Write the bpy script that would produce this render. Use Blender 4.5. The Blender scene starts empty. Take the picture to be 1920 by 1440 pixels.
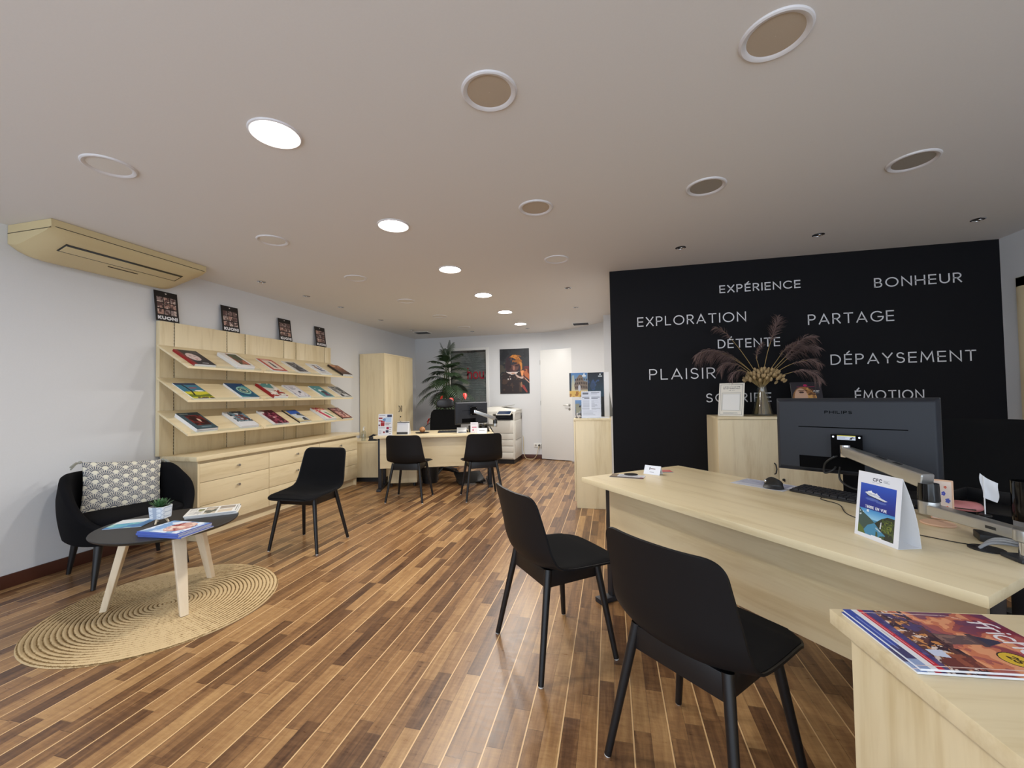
import bpy, bmesh, math, random
import numpy as np
from mathutils import Vector, Matrix
random.seed(7)
PI = math.pi
scene = bpy.context.scene
COL = scene.collection

# ------------------------------------------------------------------ camera, world, exposure
H = 1.26
YAW, PITCH, ROLL, FPX = 0.2350, 0.0277, -0.0164, 769.96
_fw = Vector((-math.sin(YAW) * math.cos(PITCH), math.cos(YAW) * math.cos(PITCH), math.sin(PITCH)))
_rt = Vector((math.cos(YAW), math.sin(YAW), 0))
_up = _rt.cross(_fw)
_r2 = _rt * math.cos(ROLL) + _up * math.sin(ROLL)
_u2 = -_rt * math.sin(ROLL) + _up * math.cos(ROLL)
cam_d = bpy.data.cameras.new('camera')
cam_d.sensor_width = 36
cam_d.lens = FPX / 1920 * 36
cam_d.clip_start = 0.02
cam = bpy.data.objects.new('camera', cam_d)
COL.objects.link(cam)
m = Matrix.Identity(4)
for i in range(3):
    m[i][0], m[i][1], m[i][2] = _r2[i], _u2[i], -_fw[i]
m[0][3], m[1][3], m[2][3] = 0, 0, H
cam.matrix_world = m
scene.camera = cam

world = bpy.data.worlds.new('daylight')
scene.world = world
world.use_nodes = True
_bg = world.node_tree.nodes['Background']
_bg.inputs[0].default_value = (0.76, 0.87, 1.0, 1)
_bg.inputs[1].default_value = 2.95          # overcast street daylight through the open shop front
LED_STRENGTH = 258.0
scene.view_settings.view_transform = 'Standard'
scene.view_settings.look = 'None'
scene.view_settings.gamma = 1
scene.view_settings.use_curve_mapping = False
scene.view_settings.exposure = 0.0

# ------------------------------------------------------------------ helpers
def lin(c):
    return tuple((x / 12.92 if x <= 0.04045 else ((x + 0.055) / 1.055) ** 2.4) for x in c)

def rgb(r, g, b):
    return lin((r / 255, g / 255, b / 255))

class NT:
    """tiny node-tree writer"""
    def __init__(s, name):
        s.m = bpy.data.materials.new(name)
        s.m.use_nodes = True
        s.t = s.m.node_tree
        s.b = s.t.nodes['Principled BSDF']
    def n(s, typ, **kw):
        nd = s.t.nodes.new(typ)
        for k, v in kw.items():
            if k.startswith('i_'):
                key = k[2:]
                nd.inputs[int(key) if key.isdigit() else key.replace('_', ' ')].default_value = v
            else:
                setattr(nd, k, v)
        return nd
    def l(s, a, b):
        s.t.links.new(a, b)
    def math(s, op, a, b=None, c=None):
        nd = s.t.nodes.new('ShaderNodeMath'); nd.operation = op
        for i, v in enumerate((a, b, c)):
            if v is None: continue
            if isinstance(v, (int, float)): nd.inputs[i].default_value = v
            else: s.l(v, nd.inputs[i])
        return nd.outputs[0]
    def mix(s, f, a, b, typ='MIX'):
        nd = s.t.nodes.new('ShaderNodeMix'); nd.data_type = 'RGBA'; nd.blend_type = typ
        for i, v in ((0, f), (6, a), (7, b)):
            if isinstance(v, (int, float)): nd.inputs[i].default_value = v
            elif isinstance(v, tuple): nd.inputs[i].default_value = (*v[:3], 1)
            else: s.l(v, nd.inputs[i])
        return nd.outputs[2]
    def ramp(s, f, stops):
        nd = s.t.nodes.new('ShaderNodeValToRGB')
        e = nd.color_ramp.elements
        while len(e) < len(stops): e.new(0.5)
        for q, (p, c) in zip(e, stops):
            q.position = p; q.color = (*c[:3], 1)
        s.l(f, nd.inputs[0])
        return nd.outputs[0]
    def bump(s, h, strength=0.2, dist=0.002):
        nd = s.n('ShaderNodeBump', i_Strength=strength, i_Distance=dist)
        s.l(h, nd.inputs['Height'])
        s.l(nd.outputs[0], s.b.inputs['Normal'])
    def set(s, base=None, rough=None, metal=None, spec=None, **kw):
        if base is not None:
            if isinstance(base, tuple): s.b.inputs['Base Color'].default_value = (*base[:3], 1)
            else: s.l(base, s.b.inputs['Base Color'])
        if rough is not None:
            if isinstance(rough, (int, float)): s.b.inputs['Roughness'].default_value = rough
            else: s.l(rough, s.b.inputs['Roughness'])
        if metal is not None: s.b.inputs['Metallic'].default_value = metal
        if spec is not None: s.b.inputs['Specular IOR Level'].default_value = spec
        for k, v in kw.items(): s.b.inputs[k.replace('_', ' ')].default_value = v
        return s.m

def plain(name, c, rough=0.5, metal=0.0, spec=0.5, noise=0.0, nscale=40.0, bump=0.0):
    t = NT(name)
    tc = t.n('ShaderNodeTexCoord')
    nz = t.n('ShaderNodeTexNoise', i_Scale=nscale, i_Detail=3.0)
    t.l(tc.outputs['Object'], nz.inputs['Vector'])
    f = t.math('MULTIPLY_ADD', nz.outputs[0], noise, 1 - noise / 2)
    mixn = t.mix(1.0, tuple(c), f, 'MULTIPLY') if noise else tuple(c)
    if bump: t.bump(nz.outputs[0], bump, 0.002)
    return t.set(mixn, rough, metal, spec)

def maple(name, axis, tint=1.0, pale=(233, 216, 178), dark=(215, 194, 150)):
    """light maple laminate, grain running along the given local axis"""
    t = NT(name)
    tc = t.n('ShaderNodeTexCoord')
    oi = t.n('ShaderNodeObjectInfo')
    mp = t.n('ShaderNodeMapping')
    sc = [9.0, 9.0, 9.0]; sc[axis] = 0.8
    mp.inputs['Scale'].default_value = sc
    off = t.n('ShaderNodeVectorMath', operation='ADD')
    t.l(tc.outputs['Object'], off.inputs[0])
    cmb = t.n('ShaderNodeCombineXYZ')
    for i in range(3): t.l(t.math('MULTIPLY', oi.outputs['Random'], 7.0 + i), cmb.inputs[i])
    t.l(cmb.outputs[0], off.inputs[1])
    t.l(off.outputs[0], mp.inputs['Vector'])
    n1 = t.n('ShaderNodeTexNoise', i_Scale=1.4, i_Detail=4.0, i_Distortion=0.6)
    t.l(mp.outputs[0], n1.inputs['Vector'])
    n2 = t.n('ShaderNodeTexNoise', i_Scale=11.0, i_Detail=2.0)
    t.l(mp.outputs[0], n2.inputs['Vector'])
    v = t.math('MULTIPLY_ADD', n2.outputs[0], 0.22, t.math('MULTIPLY', n1.outputs[0], 0.8))
    d = tuple(x * tint for x in rgb(*dark)); p = tuple(x * tint for x in rgb(*pale))
    col = t.ramp(v, [(0.30, d), (0.5, p), (0.72, tuple(x * 1.05 for x in p))])
    return t.set(col, 0.34, spec=0.5)

M = {}
M['wall'] = plain('white_wall_paint', rgb(220, 221, 223), 0.85, spec=0.2, noise=0.05, nscale=160, bump=0.08)
M['ceiling'] = plain('white_ceiling_paint', rgb(229, 226, 223), 0.9, spec=0.15, noise=0.04, nscale=120, bump=0.05)
M['black_wall'] = plain('black_wall_paint', rgb(28, 28, 31), 0.8, spec=0.12, noise=0.15, nscale=90)
M['maple_x'] = maple('maple_laminate_lengthwise', 0)
M['maple_y'] = maple('maple_laminate_crosswise', 1)
M['maple_z'] = maple('maple_laminate_upright', 2)
M['maple_back'] = maple('maple_back_panel', 2, 0.93)
M['white'] = plain('white_plastic', rgb(232, 232, 230), 0.4)
M['off_white'] = plain('off_white_frosted', rgb(226, 222, 216), 0.5, noise=0.05, nscale=300)
M['beige_lens'] = plain('beige_lens', rgb(190, 174, 154), 0.55, noise=0.08, nscale=300)
M['grey_lens'] = plain('grey_lens', rgb(160, 153, 142), 0.55, noise=0.08, nscale=300)
M['paper'] = plain('paper', rgb(236, 237, 240), 0.6)
M['beige'] = plain('yellowed_plastic', rgb(212, 194, 150), 0.5, noise=0.06, nscale=6)
M['black'] = plain('black_plastic', rgb(30, 30, 32), 0.42)
M['shell'] = plain('chair_shell_plastic', rgb(17, 17, 20), 0.55, spec=0.3, noise=0.1, nscale=500, bump=0.02)
M['leg'] = plain('black_stained_oak', rgb(17, 17, 20), 0.42, noise=0.15, nscale=60)
M['fabric'] = plain('black_wool', rgb(17, 17, 19), 0.95, spec=0.15, noise=0.5, nscale=450, bump=0.25)
M['tub'] = plain('black_bouclé', rgb(14, 14, 17), 0.95, spec=0.15, noise=0.5, nscale=300, bump=0.3)
M['mesh'] = plain('black_mesh', rgb(17, 17, 18), 0.9, spec=0.15, noise=0.4, nscale=500, bump=0.2)
M['alu'] = plain('brushed_aluminium', rgb(190, 190, 188), 0.32, metal=0.9, noise=0.12, nscale=30)
M['chrome'] = plain('chrome', rgb(205, 205, 208), 0.12, metal=1.0)
M['darkmetal'] = plain('anthracite_steel', rgb(44, 45, 50), 0.45, metal=0.3)
M['ring'] = plain('off_white_ring', rgb(222, 219, 220), 0.45)
M['ink'] = plain('matt_black_ink', rgb(10, 10, 11), 0.9, spec=0.05)
M['monitor'] = plain('monitor_plastic', rgb(37, 40, 47), 0.5, spec=0.35, noise=0.15, nscale=600)
M['tabletop'] = plain('black_linoleum', rgb(42, 41, 41), 0.42, spec=0.4)
M['ash'] = maple('ash_wood', 2, 1.0, (232, 214, 186), (214, 190, 156))
M['skirting'] = plain('mahogany_skirting', rgb(78, 42, 30), 0.4, noise=0.3, nscale=14)
M['groove'] = plain('dark_groove', rgb(64, 52, 38), 0.7)
M['wire'] = plain('cable_grey', rgb(150, 152, 156), 0.5)
M['blackwire'] = plain('cable_black', rgb(18, 18, 19), 0.5)
M['cream_wire'] = plain('cable_cream', rgb(206, 190, 150), 0.5)
M['letter'] = plain('white_vinyl', rgb(226, 226, 230), 0.5)
M['red'] = plain('red_vinyl', rgb(150, 34, 48), 0.5, spec=0.2)
M['redflower'] = plain('red_spathe', rgb(214, 48, 36), 0.3)
M['leaf'] = plain('palm_leaf', rgb(44, 64, 40), 0.5, noise=0.5, nscale=9)
M['leaf2'] = plain('succulent_leaf', rgb(66, 104, 62), 0.45, noise=0.5, nscale=60)
M['stem'] = plain('plant_stem', rgb(86, 92, 60), 0.6)
M['pampas'] = plain('pampas_plume', rgb(124, 102, 98), 0.9, noise=0.5, nscale=40)
M['straw'] = plain('dried_straw', rgb(168, 142, 92), 0.85, noise=0.3, nscale=50)
M['bunny'] = plain('seed_head', rgb(178, 152, 110), 0.95, noise=0.3, nscale=150, bump=0.3)
M['soil'] = plain('soil', rgb(40, 30, 24), 0.95, noise=0.5, nscale=80)
M['tassel'] = plain('grey_cotton', rgb(150, 150, 140), 0.95, noise=0.3, nscale=200)
M['pink'] = plain('pink_leather', rgb(214, 138, 138), 0.55, noise=0.08, nscale=60)
M['peach'] = plain('peach_felt', rgb(222, 182, 152), 0.8)
M['printer'] = plain('printer_plastic', rgb(222, 220, 212), 0.45)
M['printer_grey'] = plain('printer_grey', rgb(168, 166, 160), 0.5)
M['screenblue'] = plain('touch_screen', rgb(40, 56, 84), 0.15)
M['gloss'] = plain('gloss_black', rgb(12, 12, 13), 0.12)
M['blind'] = plain('grey_blind_slat', rgb(158, 162, 162), 0.5, noise=0.1, nscale=20)
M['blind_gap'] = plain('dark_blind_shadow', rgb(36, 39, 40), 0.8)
M['globe'] = plain('turned_wood', rgb(176, 122, 78), 0.4, noise=0.4, nscale=30)

def print_mat():
    t = NT('printed_paper')
    a = t.n('ShaderNodeVertexColor', layer_name='Col')
    return t.set(a.outputs[0], 0.38, spec=0.4)
M['print'] = print_mat()
def cloth_print():
    t = NT('printed_cotton')
    a = t.n('ShaderNodeVertexColor', layer_name='Col')
    return t.set(a.outputs[0], 0.95, spec=0.1)
M['cloth_print'] = cloth_print()

def clear(name, tint=(0.95, 0.97, 0.97), rough=0.03, mixf=1.0):
    t = NT(name)
    tr = t.n('ShaderNodeBsdfTransparent', i_Color=(*tint, 1))
    gl = t.n('ShaderNodeBsdfGlossy', i_Roughness=rough)
    mx = t.n('ShaderNodeMixShader')
    mx.inputs[0].default_value = mixf
    out = t.t.nodes['Material Output']
    t.l(tr.outputs[0], mx.inputs[1]); t.l(gl.outputs[0], mx.inputs[2]); t.l(mx.outputs[0], out.inputs[0])
    return t.m
M['acrylic'] = clear('clear_acrylic', mixf=0.06)
M['glass'] = clear('vase_glass', (0.9, 0.92, 0.92), 0.02, 0.10)
M['pane'] = clear('window_pane', (0.9, 0.92, 0.92), 0.05, 0.08)

def led():
    t = NT('lit_led_diffuser')
    return t.set((0.9, 0.9, 0.9), 0.5, Emission_Color=(1.0, 0.965, 0.91, 1), Emission_Strength=LED_STRENGTH)
M['led'] = led()

def floor_mat():
    t = NT('strip_parquet')
    tc = t.n('ShaderNodeTexCoord')
    sp = t.n('ShaderNodeSeparateXYZ'); t.l(tc.outputs['Object'], sp.inputs[0])
    X, Y = sp.outputs[0], sp.outputs[1]
    P = 0.13
    u = t.math('DIVIDE', t.math('ADD', X, 0.079 + 130), P)
    row = t.math('FLOOR', u); fu = t.math('FRACT', u)
    # two half-staves per board, each cut into blocks of its own length
    half = t.math('GREATER_THAN', fu, 0.51)
    rowid = t.math('MULTIPLY_ADD', row, 2.0, half)
    wn0 = t.n('ShaderNodeTexWhiteNoise', noise_dimensions='1D'); t.l(rowid, wn0.inputs['W'])
    ln = t.math('MULTIPLY_ADD', wn0.outputs[0], 0.22, 0.30)
    v = t.math('DIVIDE', t.math('MULTIPLY_ADD', wn0.outputs[0], 13.7, t.math('ADD', Y, 50)), ln)
    blk = t.math('FLOOR', v); fv = t.math('FRACT', v)
    cmb = t.n('ShaderNodeCombineXYZ'); t.l(rowid, cmb.inputs[0]); t.l(blk, cmb.inputs[1])
    wn = t.n('ShaderNodeTexWhiteNoise', noise_dimensions='2D'); t.l(cmb.outputs[0], wn.inputs['Vector'])
    mp = t.n('ShaderNodeMapping'); mp.inputs['Scale'].default_value = (26, 2.2, 1)
    off = t.n('ShaderNodeVectorMath', operation='MULTIPLY_ADD')
    t.l(wn.outputs['Color'], off.inputs[0]); off.inputs[1].default_value = (9, 9, 9); t.l(tc.outputs['Object'], off.inputs[2])
    t.l(off.outputs[0], mp.inputs['Vector'])
    gr = t.n('ShaderNodeTexNoise', i_Scale=1.6, i_Detail=6.0, i_Roughness=0.62, i_Distortion=0.4); t.l(mp.outputs[0], gr.inputs['Vector'])
    mp2 = t.n('ShaderNodeMapping'); mp2.inputs['Scale'].default_value = (14, 60, 1); t.l(tc.outputs['Object'], mp2.inputs['Vector'])
    gr2 = t.n('ShaderNodeTexNoise', i_Scale=1.0, i_Detail=5.0, i_Roughness=0.7); t.l(mp2.outputs[0], gr2.inputs['Vector'])
    f = t.math('ADD', t.math('MULTIPLY', wn.outputs[0], 0.36), t.math('MULTIPLY_ADD', gr.outputs[0], 0.55, t.math('MULTIPLY', gr2.outputs[0], 0.30)))
    wood = t.ramp(f, [(0.32, rgb(68, 44, 31)), (0.50, rgb(112, 79, 52)), (0.68, rgb(152, 113, 74)), (0.95, rgb(196, 157, 106))])
    strip = t.math('LESS_THAN', fu, 0.042)
    col = t.mix(strip, wood, rgb(222, 184, 134))
    e1 = t.math('LESS_THAN', fv, 0.006)
    e2 = t.math('LESS_THAN', t.math('ABSOLUTE', t.math('SUBTRACT', fu, 0.51)), 0.007)
    e3 = t.math('LESS_THAN', t.math('ABSOLUTE', t.math('SUBTRACT', fu, 0.048)), 0.008)
    edge = t.math('MULTIPLY', t.math('MAXIMUM', t.math('MAXIMUM', e1, e2), e3), t.math('SUBTRACT', 1.0, strip))
    col = t.mix(t.math('MULTIPLY', edge, 0.45), col, rgb(46, 30, 22))
    rough = t.math('MULTIPLY_ADD', gr2.outputs[0], 0.22, 0.2)
    h = t.math('SUBTRACT', t.math('MULTIPLY', gr2.outputs[0], 0.6), edge)
    t.bump(h, 0.22, 0.0012)
    return t.set(col, rough, spec=0.5)
M['floor'] = floor_mat()

def jute_mat():
    t = NT('braided_jute')
    tc = t.n('ShaderNodeTexCoord')
    sp = t.n('ShaderNodeSeparateXYZ'); t.l(tc.outputs['Object'], sp.inputs[0])
    r = t.math('SQRT', t.math('ADD', t.math('POWER', sp.outputs[0], 2.0), t.math('POWER', sp.outputs[1], 2.0)))
    a = t.math('ARCTAN2', sp.outputs[1], sp.outputs[0])
    nz = t.n('ShaderNodeTexNoise', i_Scale=60.0, i_Detail=4.0); t.l(tc.outputs['Object'], nz.inputs['Vector'])
    nz2 = t.n('ShaderNodeTexNoise', i_Scale=220.0, i_Detail=2.0); t.l(tc.outputs['Object'], nz2.inputs['Vector'])
    ring = t.math('POWER', t.math('ABSOLUTE', t.math('SINE', t.math('MULTIPLY', r, PI / 0.022))), 0.6)  # shade in the grooves between braid rows, painted into the colour
    v = t.math('MULTIPLY_ADD', nz.outputs[0], 0.5, t.math('MULTIPLY_ADD', nz2.outputs[0], 0.6, t.math('MULTIPLY', ring, 0.62)))
    col = t.ramp(v, [(0.50, rgb(78, 58, 36)), (0.86, rgb(152, 124, 84)), (1.15, rgb(208, 182, 140))])
    t.bump(nz2.outputs[0], 0.6, 0.004)
    return t.set(col, 0.95, spec=0.1)
M['jute'] = jute_mat()

class MB:
    """collects shapes into one mesh"""
    def __init__(s):
        s.v = []; s.f = []; s.mi = []; s.cur = 0; s.T = Matrix.Identity(4)
    def add(s, vs, fs):
        o = len(s.v)
        s.v += [tuple(s.T @ Vector(p)) for p in vs]
        s.f += [tuple(i + o for i in f) for f in fs]
        s.mi += [s.cur] * len(fs)
        return s
    def box(s, x0, x1, y0, y1, z0, z1):
        return s.add([(x0, y0, z0), (x1, y0, z0), (x1, y1, z0), (x0, y1, z0), (x0, y0, z1), (x1, y0, z1), (x1, y1, z1), (x0, y1, z1)],
                     [(3, 2, 1, 0), (4, 5, 6, 7), (0, 1, 5, 4), (1, 2, 6, 5), (2, 3, 7, 6), (3, 0, 4, 7)])
    def prism(s, poly, z0, z1, axes=(0, 1, 2)):
        """extrude a CCW polygon in axes[0],axes[1] along axes[2]"""
        n = len(poly); vs = []
        for z in (z0, z1):
            for p in poly:
                q = [0, 0, 0]; q[axes[0]] = p[0]; q[axes[1]] = p[1]; q[axes[2]] = z
                vs.append(tuple(q))
        fs = [tuple(range(n - 1, -1, -1)), tuple(range(n, 2 * n))] + [(i, (i + 1) % n, n + (i + 1) % n, n + i) for i in range(n)]
        return s.add(vs, fs)
    def cyl(s, p0, p1, r0, r1=None, n=20, cap=True):
        r1 = r0 if r1 is None else r1
        p0, p1 = Vector(p0), Vector(p1)
        d = (p1 - p0).normalized()
        a = d.orthogonal().normalized(); b = d.cross(a)
        vs = [tuple(p + (a * math.cos(2 * PI * i / n) + b * math.sin(2 * PI * i / n)) * r) for p, r in ((p0, r0), (p1, r1)) for i in range(n)]
        fs = [(i, (i + 1) % n, n + (i + 1) % n, n + i) for i in range(n)]
        if cap: fs += [tuple(range(n - 1, -1, -1)), tuple(range(n, 2 * n))]
        return s.add(vs, fs)
    def lathe(s, prof, c=(0, 0, 0), n=32, cap=False):
        vs = []; k = len(prof)
        for r, z in prof:
            for i in range(n):
                a = 2 * PI * i / n
                vs.append((c[0] + r * math.cos(a), c[1] + r * math.sin(a), c[2] + z))
        fs = [(j * n + i, j * n + (i + 1) % n, (j + 1) * n + (i + 1) % n, (j + 1) * n + i) for j in range(k - 1) for i in range(n)]
        if cap: fs += [tuple(range(n - 1, -1, -1)), tuple(range((k - 1) * n, k * n))]
        return s.add(vs, fs)
    def tube(s, pts, r, n=8):
        pts = [Vector(p) for p in pts]; k = len(pts)
        rs = r if isinstance(r, (list, tuple)) else [r] * k
        vs = []; a = None
        for i, p in enumerate(pts):
            d = (pts[min(i + 1, k - 1)] - pts[max(i - 1, 0)]).normalized()
            a = d.orthogonal().normalized() if a is None else (a - d * a.dot(d)).normalized()
            b = d.cross(a)
            vs += [tuple(p + (a * math.cos(2 * PI * j / n) + b * math.sin(2 * PI * j / n)) * rs[i]) for j in range(n)]
        fs = [(i * n + j, i * n + (j + 1) % n, (i + 1) * n + (j + 1) % n, (i + 1) * n + j) for i in range(k - 1) for j in range(n)]
        fs += [tuple(range(n - 1, -1, -1)), tuple(range((k - 1) * n, k * n))]
        return s.add(vs, fs)
    def ball(s, c, rx, ry=None, rz=None, nu=16, nv=10):
        ry = ry or rx; rz = rz or rx
        vs = []
        for j in range(nv + 1):
            t = PI * j / nv
            for i in range(nu):
                a = 2 * PI * i / nu
                vs.append((c[0] + rx * math.sin(t) * math.cos(a), c[1] + ry * math.sin(t) * math.sin(a), c[2] - rz * math.cos(t)))
        fs = [(j * nu + i, j * nu + (i + 1) % nu, (j + 1) * nu + (i + 1) % nu, (j + 1) * nu + i) for j in range(nv) for i in range(nu)]
        return s.add(vs, fs)
    def grid(s, fn, nu, nv, closed_u=False):
        vs = [tuple(fn(i / nu, j / nv)) for j in range(nv + 1) for i in range(nu + (0 if closed_u else 1))]
        w = nu if closed_u else nu + 1
        fs = [(j * w + i, j * w + (i + 1) % w, (j + 1) * w + (i + 1) % w, (j + 1) * w + i) for j in range(nv) for i in range(nu)]
        return s.add(vs, fs)
    def make(s, name, mat, parent=None, bevel=0.0, smooth=35, loc=None, rotz=0, weld=False, seg=2):
        me = bpy.data.meshes.new(name)
        me.from_pydata(s.v, [], s.f)
        mats = mat if isinstance(mat, (list, tuple)) else [mat]
        for k in mats: me.materials.append(M[k])
        if len(mats) > 1: me.polygons.foreach_set('material_index', s.mi)
        bm = bmesh.new(); bm.from_mesh(me)
        if weld: bmesh.ops.remove_doubles(bm, verts=bm.verts, dist=1e-5)
        if bevel:
            es = [e for e in bm.edges if len(e.link_faces) == 2 and e.calc_face_angle(0) > 0.5]
            bmesh.ops.bevel(bm, geom=es, offset=bevel, segments=seg, affect='EDGES', profile=0.6, clamp_overlap=True)
        bmesh.ops.recalc_face_normals(bm, faces=bm.faces)
        bm.to_mesh(me); bm.free()
        if smooth:
            me.shade_smooth(); me.set_sharp_from_angle(angle=math.radians(smooth))
        o = bpy.data.objects.new(name, me)
        COL.objects.link(o)
        if parent: o.parent = parent
        if loc is not None: o.location = loc
        if rotz: o.rotation_euler.z = rotz
        return o

def thing(name, label, cat, loc=(0, 0, 0), rotz=0, group=None):
    o = bpy.data.objects.new(name, None)
    o.empty_display_size = 0.1
    COL.objects.link(o)
    o.location = loc; o.rotation_euler = (0, 0, rotz)
    o['label'] = label; o['category'] = cat
    if group: o['group'] = group
    return o

def tag(o, label, cat, group=None):
    o['label'] = label; o['category'] = cat
    if group: o['group'] = group
    return o

def struct(o):
    o['kind'] = 'structure'
    return o

def dup(root, label, loc=None, rotz=None, matrix=None):
    """copy of a thing with copies of its parts and sub-parts"""
    r = root.copy(); COL.objects.link(r)
    if matrix is not None: r.matrix_world = matrix
    if loc is not None: r.location = loc
    if rotz is not None: r.rotation_euler = (0, 0, rotz)
    r['label'] = label
    for ch in root.children:
        c = ch.copy(); COL.objects.link(c); c.parent = r
        for g in ch.children:
            d = g.copy(); COL.objects.link(d); d.parent = c
    return r

def curve(P, n=8):
    P = [Vector(q) for q in P]; C = []
    for i in range(len(P) - 1):
        p0 = P[max(i - 1, 0)]; p1 = P[i]; p2 = P[i + 1]; p3 = P[min(i + 2, len(P) - 1)]
        for q in range(n):
            f = q / n
            C.append(0.5 * (2 * p1 + (p2 - p0) * f + (2 * p0 - 5 * p1 + 4 * p2 - p3) * f * f + (3 * p1 - p0 - 3 * p2 + p3) * f ** 3))
    return C + [P[-1]]

# ---- stroke lettering -----------------------------------------------------
def arc(cx, cy, rx, ry, a0, a1, n=12):
    return [(cx + rx * math.cos(math.radians(a0 + (a1 - a0) * i / n)), cy + ry * math.sin(math.radians(a0 + (a1 - a0) * i / n))) for i in range(n + 1)]
GL = {
 'A': (.82, [[(0, 0), (.41, 1), (.82, 0)], [(.13, .28), (.69, .28)]]),
 'B': (.60, [[(0, 0), (0, 1), (.28, 1)] + arc(.28, .76, .24, .24, 90, -90) + [(0, .52)], [(.3, .52)] + arc(.3, .26, .28, .26, 90, -90) + [(0, 0)]]),
 'C': (.84, [arc(.5, .5, .5, .5, 48, 312, 22)]),
 'D': (.74, [[(0, 0), (0, 1), (.26, 1)] + arc(.26, .5, .48, .5, 90, -90, 16) + [(0, 0)]]),
 'E': (.55, [[(.55, 1), (0, 1), (0, 0), (.55, 0)], [(0, .5), (.52, .5)]]),
 'É': (.55, [[(.55, 1), (0, 1), (0, 0), (.55, 0)], [(0, .5), (.52, .5)], [(.2, 1.14), (.38, 1.34)]]),
 'F': (.52, [[(.52, 1), (0, 1), (0, 0)], [(0, .5), (.46, .5)]]),
 'G': (.92, [arc(.5, .5, .5, .5, 48, 345, 22) + [(.98, .46), (.58, .46)]]),
 'H': (.74, [[(0, 0), (0, 1)], [(.74, 0), (.74, 1)], [(0, .5), (.74, .5)]]),
 'I': (.0, [[(0, 0), (0, 1)]]),
 'K': (.62, [[(0, 0), (0, 1)], [(.6, 1), (.05, .48), (.62, 0)]]),
 'L': (.5, [[(0, 1), (0, 0), (.5, 0)]]),
 'M': (.92, [[(0, 0), (.08, 1), (.46, .22), (.84, 1), (.92, 0)]]),
 'N': (.76, [[(0, 0), (0, 1), (.76, 0), (.76, 1)]]),
 'O': (1.0, [arc(.5, .5, .5, .5, 90, 450, 28)]),
 'P': (.58, [[(0, 0), (0, 1), (.3, 1)] + arc(.3, .74, .27, .26, 90, -90) + [(0, .48)]]),
 'R': (.6, [[(0, 0), (0, 1), (.3, 1)] + arc(.3, .74, .27, .26, 90, -90) + [(0, .48)], [(.26, .48), (.6, 0)]]),
 'S': (.56, [arc(.28, .75, .25, .25, 30, 270, 12) + arc(.28, .25, .28, .25, 90, -150, 12)]),
 'T': (.7, [[(0, 1), (.7, 1)], [(.35, 1), (.35, 0)]]),
 'U': (.72, [[(0, 1), (0, .36)] + arc(.36, .36, .36, .36, 180, 360, 14) + [(.72, 1)]]),
 'V': (.74, [[(0, 1), (.37, 0), (.74, 1)]]),
 'X': (.7, [[(0, 0), (.7, 1)], [(0, 1), (.7, 0)]]),
 'Y': (.72, [[(0, 1), (.36, .46), (.72, 1)], [(.36, .46), (.36, 0)]]),
 '-': (.3, [[(0, .45), (.3, .45)]]), '!': (.0, [[(0, 1), (0, .3)], [(0, .04), (0, .0)]]),
 'f': (.42, [[(.14, 0), (.14, .78)] + arc(.36, .78, .22, .22, 180, 80, 6), [(0, .58), (.36, .58)]]),
 'r': (.36, [[(0, 0), (0, .62)], arc(.26, .36, .26, .26, 180, 70, 8)]),
 'i': (.0, [[(0, 0), (0, .62)], [(0, .84), (0, .88)]]),
 'c': (.5, [arc(.31, .31, .31, .31, 50, 310, 16)]),
 'h': (.5, [[(0, 0), (0, 1)], arc(.25, .37, .25, .25, 180, 0, 10) + [(.5, 0)]]),
 'o': (.62, [arc(.31, .31, .31, .31, 90, 450, 20)]),
 'u': (.5, [[(0, .62), (0, .25)] + arc(.25, .25, .25, .25, 180, 360, 10) + [(.5, .62)], [(.5, .25), (.5, 0)]]),
 '2': (.5, [arc(.25, .74, .25, .26, 170, -20, 10) + [(0, 0), (.52, 0)]]),
 '5': (.5, [[(.48, 1), (.08, 1), (.04, .56)] + arc(.22, .32, .28, .32, 110, -150, 12)]),
 ' ': (.35, []),
}
def strokes(text, track=0.3):
    """list of polylines for text of cap height 1, and its width"""
    x = 0; out = []
    for ch in text:
        w, pls = GL[ch]
        out += [[(px + x, py) for px, py in pl] for pl in pls]
        x += w + track
    return out, x - track
def ribbon(mb, pl, w, z0, z1):
    """a solid flat stroke of width w along polyline pl (2-D), between heights z0 and z1"""
    pts = [Vector(p) for p in pl]; n = len(pts)
    closed = (pts[0] - pts[-1]).length < 1e-6 and n > 3
    L = []; R = []
    for i, p in enumerate(pts):
        if closed:
            a = pts[i - 1] if i > 0 else pts[-2]; b = pts[i + 1] if i < n - 1 else pts[1]
        else:
            a = pts[max(i - 1, 0)]; b = pts[min(i + 1, n - 1)]
        d1 = (p - a); d2 = (b - p)
        if d1.length < 1e-9: d1 = d2
        if d2.length < 1e-9: d2 = d1
        d1 = d1.normalized(); d2 = d2.normalized()
        n1 = Vector((-d1.y, d1.x)); n2 = Vector((-d2.y, d2.x))
        mt = (n1 + n2)
        mt = mt.normalized() if mt.length > 1e-6 else n1
        k = min(1.0 / max(mt.dot(n1), 0.35), 2.2)
        e = Vector((0, 0))
        if not closed and i == 0: e = -d2 * w * 0.45
        if not closed and i == n - 1: e = d1 * w * 0.45
        L.append(p + e + mt * (w / 2 * k)); R.append(p + e - mt * (w / 2 * k))
    vs = []
    for l, r in zip(L, R):
        vs += [(l.x, l.y, z0), (r.x, r.y, z0), (r.x, r.y, z1), (l.x, l.y, z1)]
    fs = []
    for i in range(n - 1):
        for j in range(4):
            fs.append((i * 4 + j, i * 4 + (j + 1) % 4, (i + 1) * 4 + (j + 1) % 4, (i + 1) * 4 + j))
    if not closed: fs += [(3, 2, 1, 0), tuple((n - 1) * 4 + j for j in range(4))]
    mb.add(vs, fs)
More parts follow.
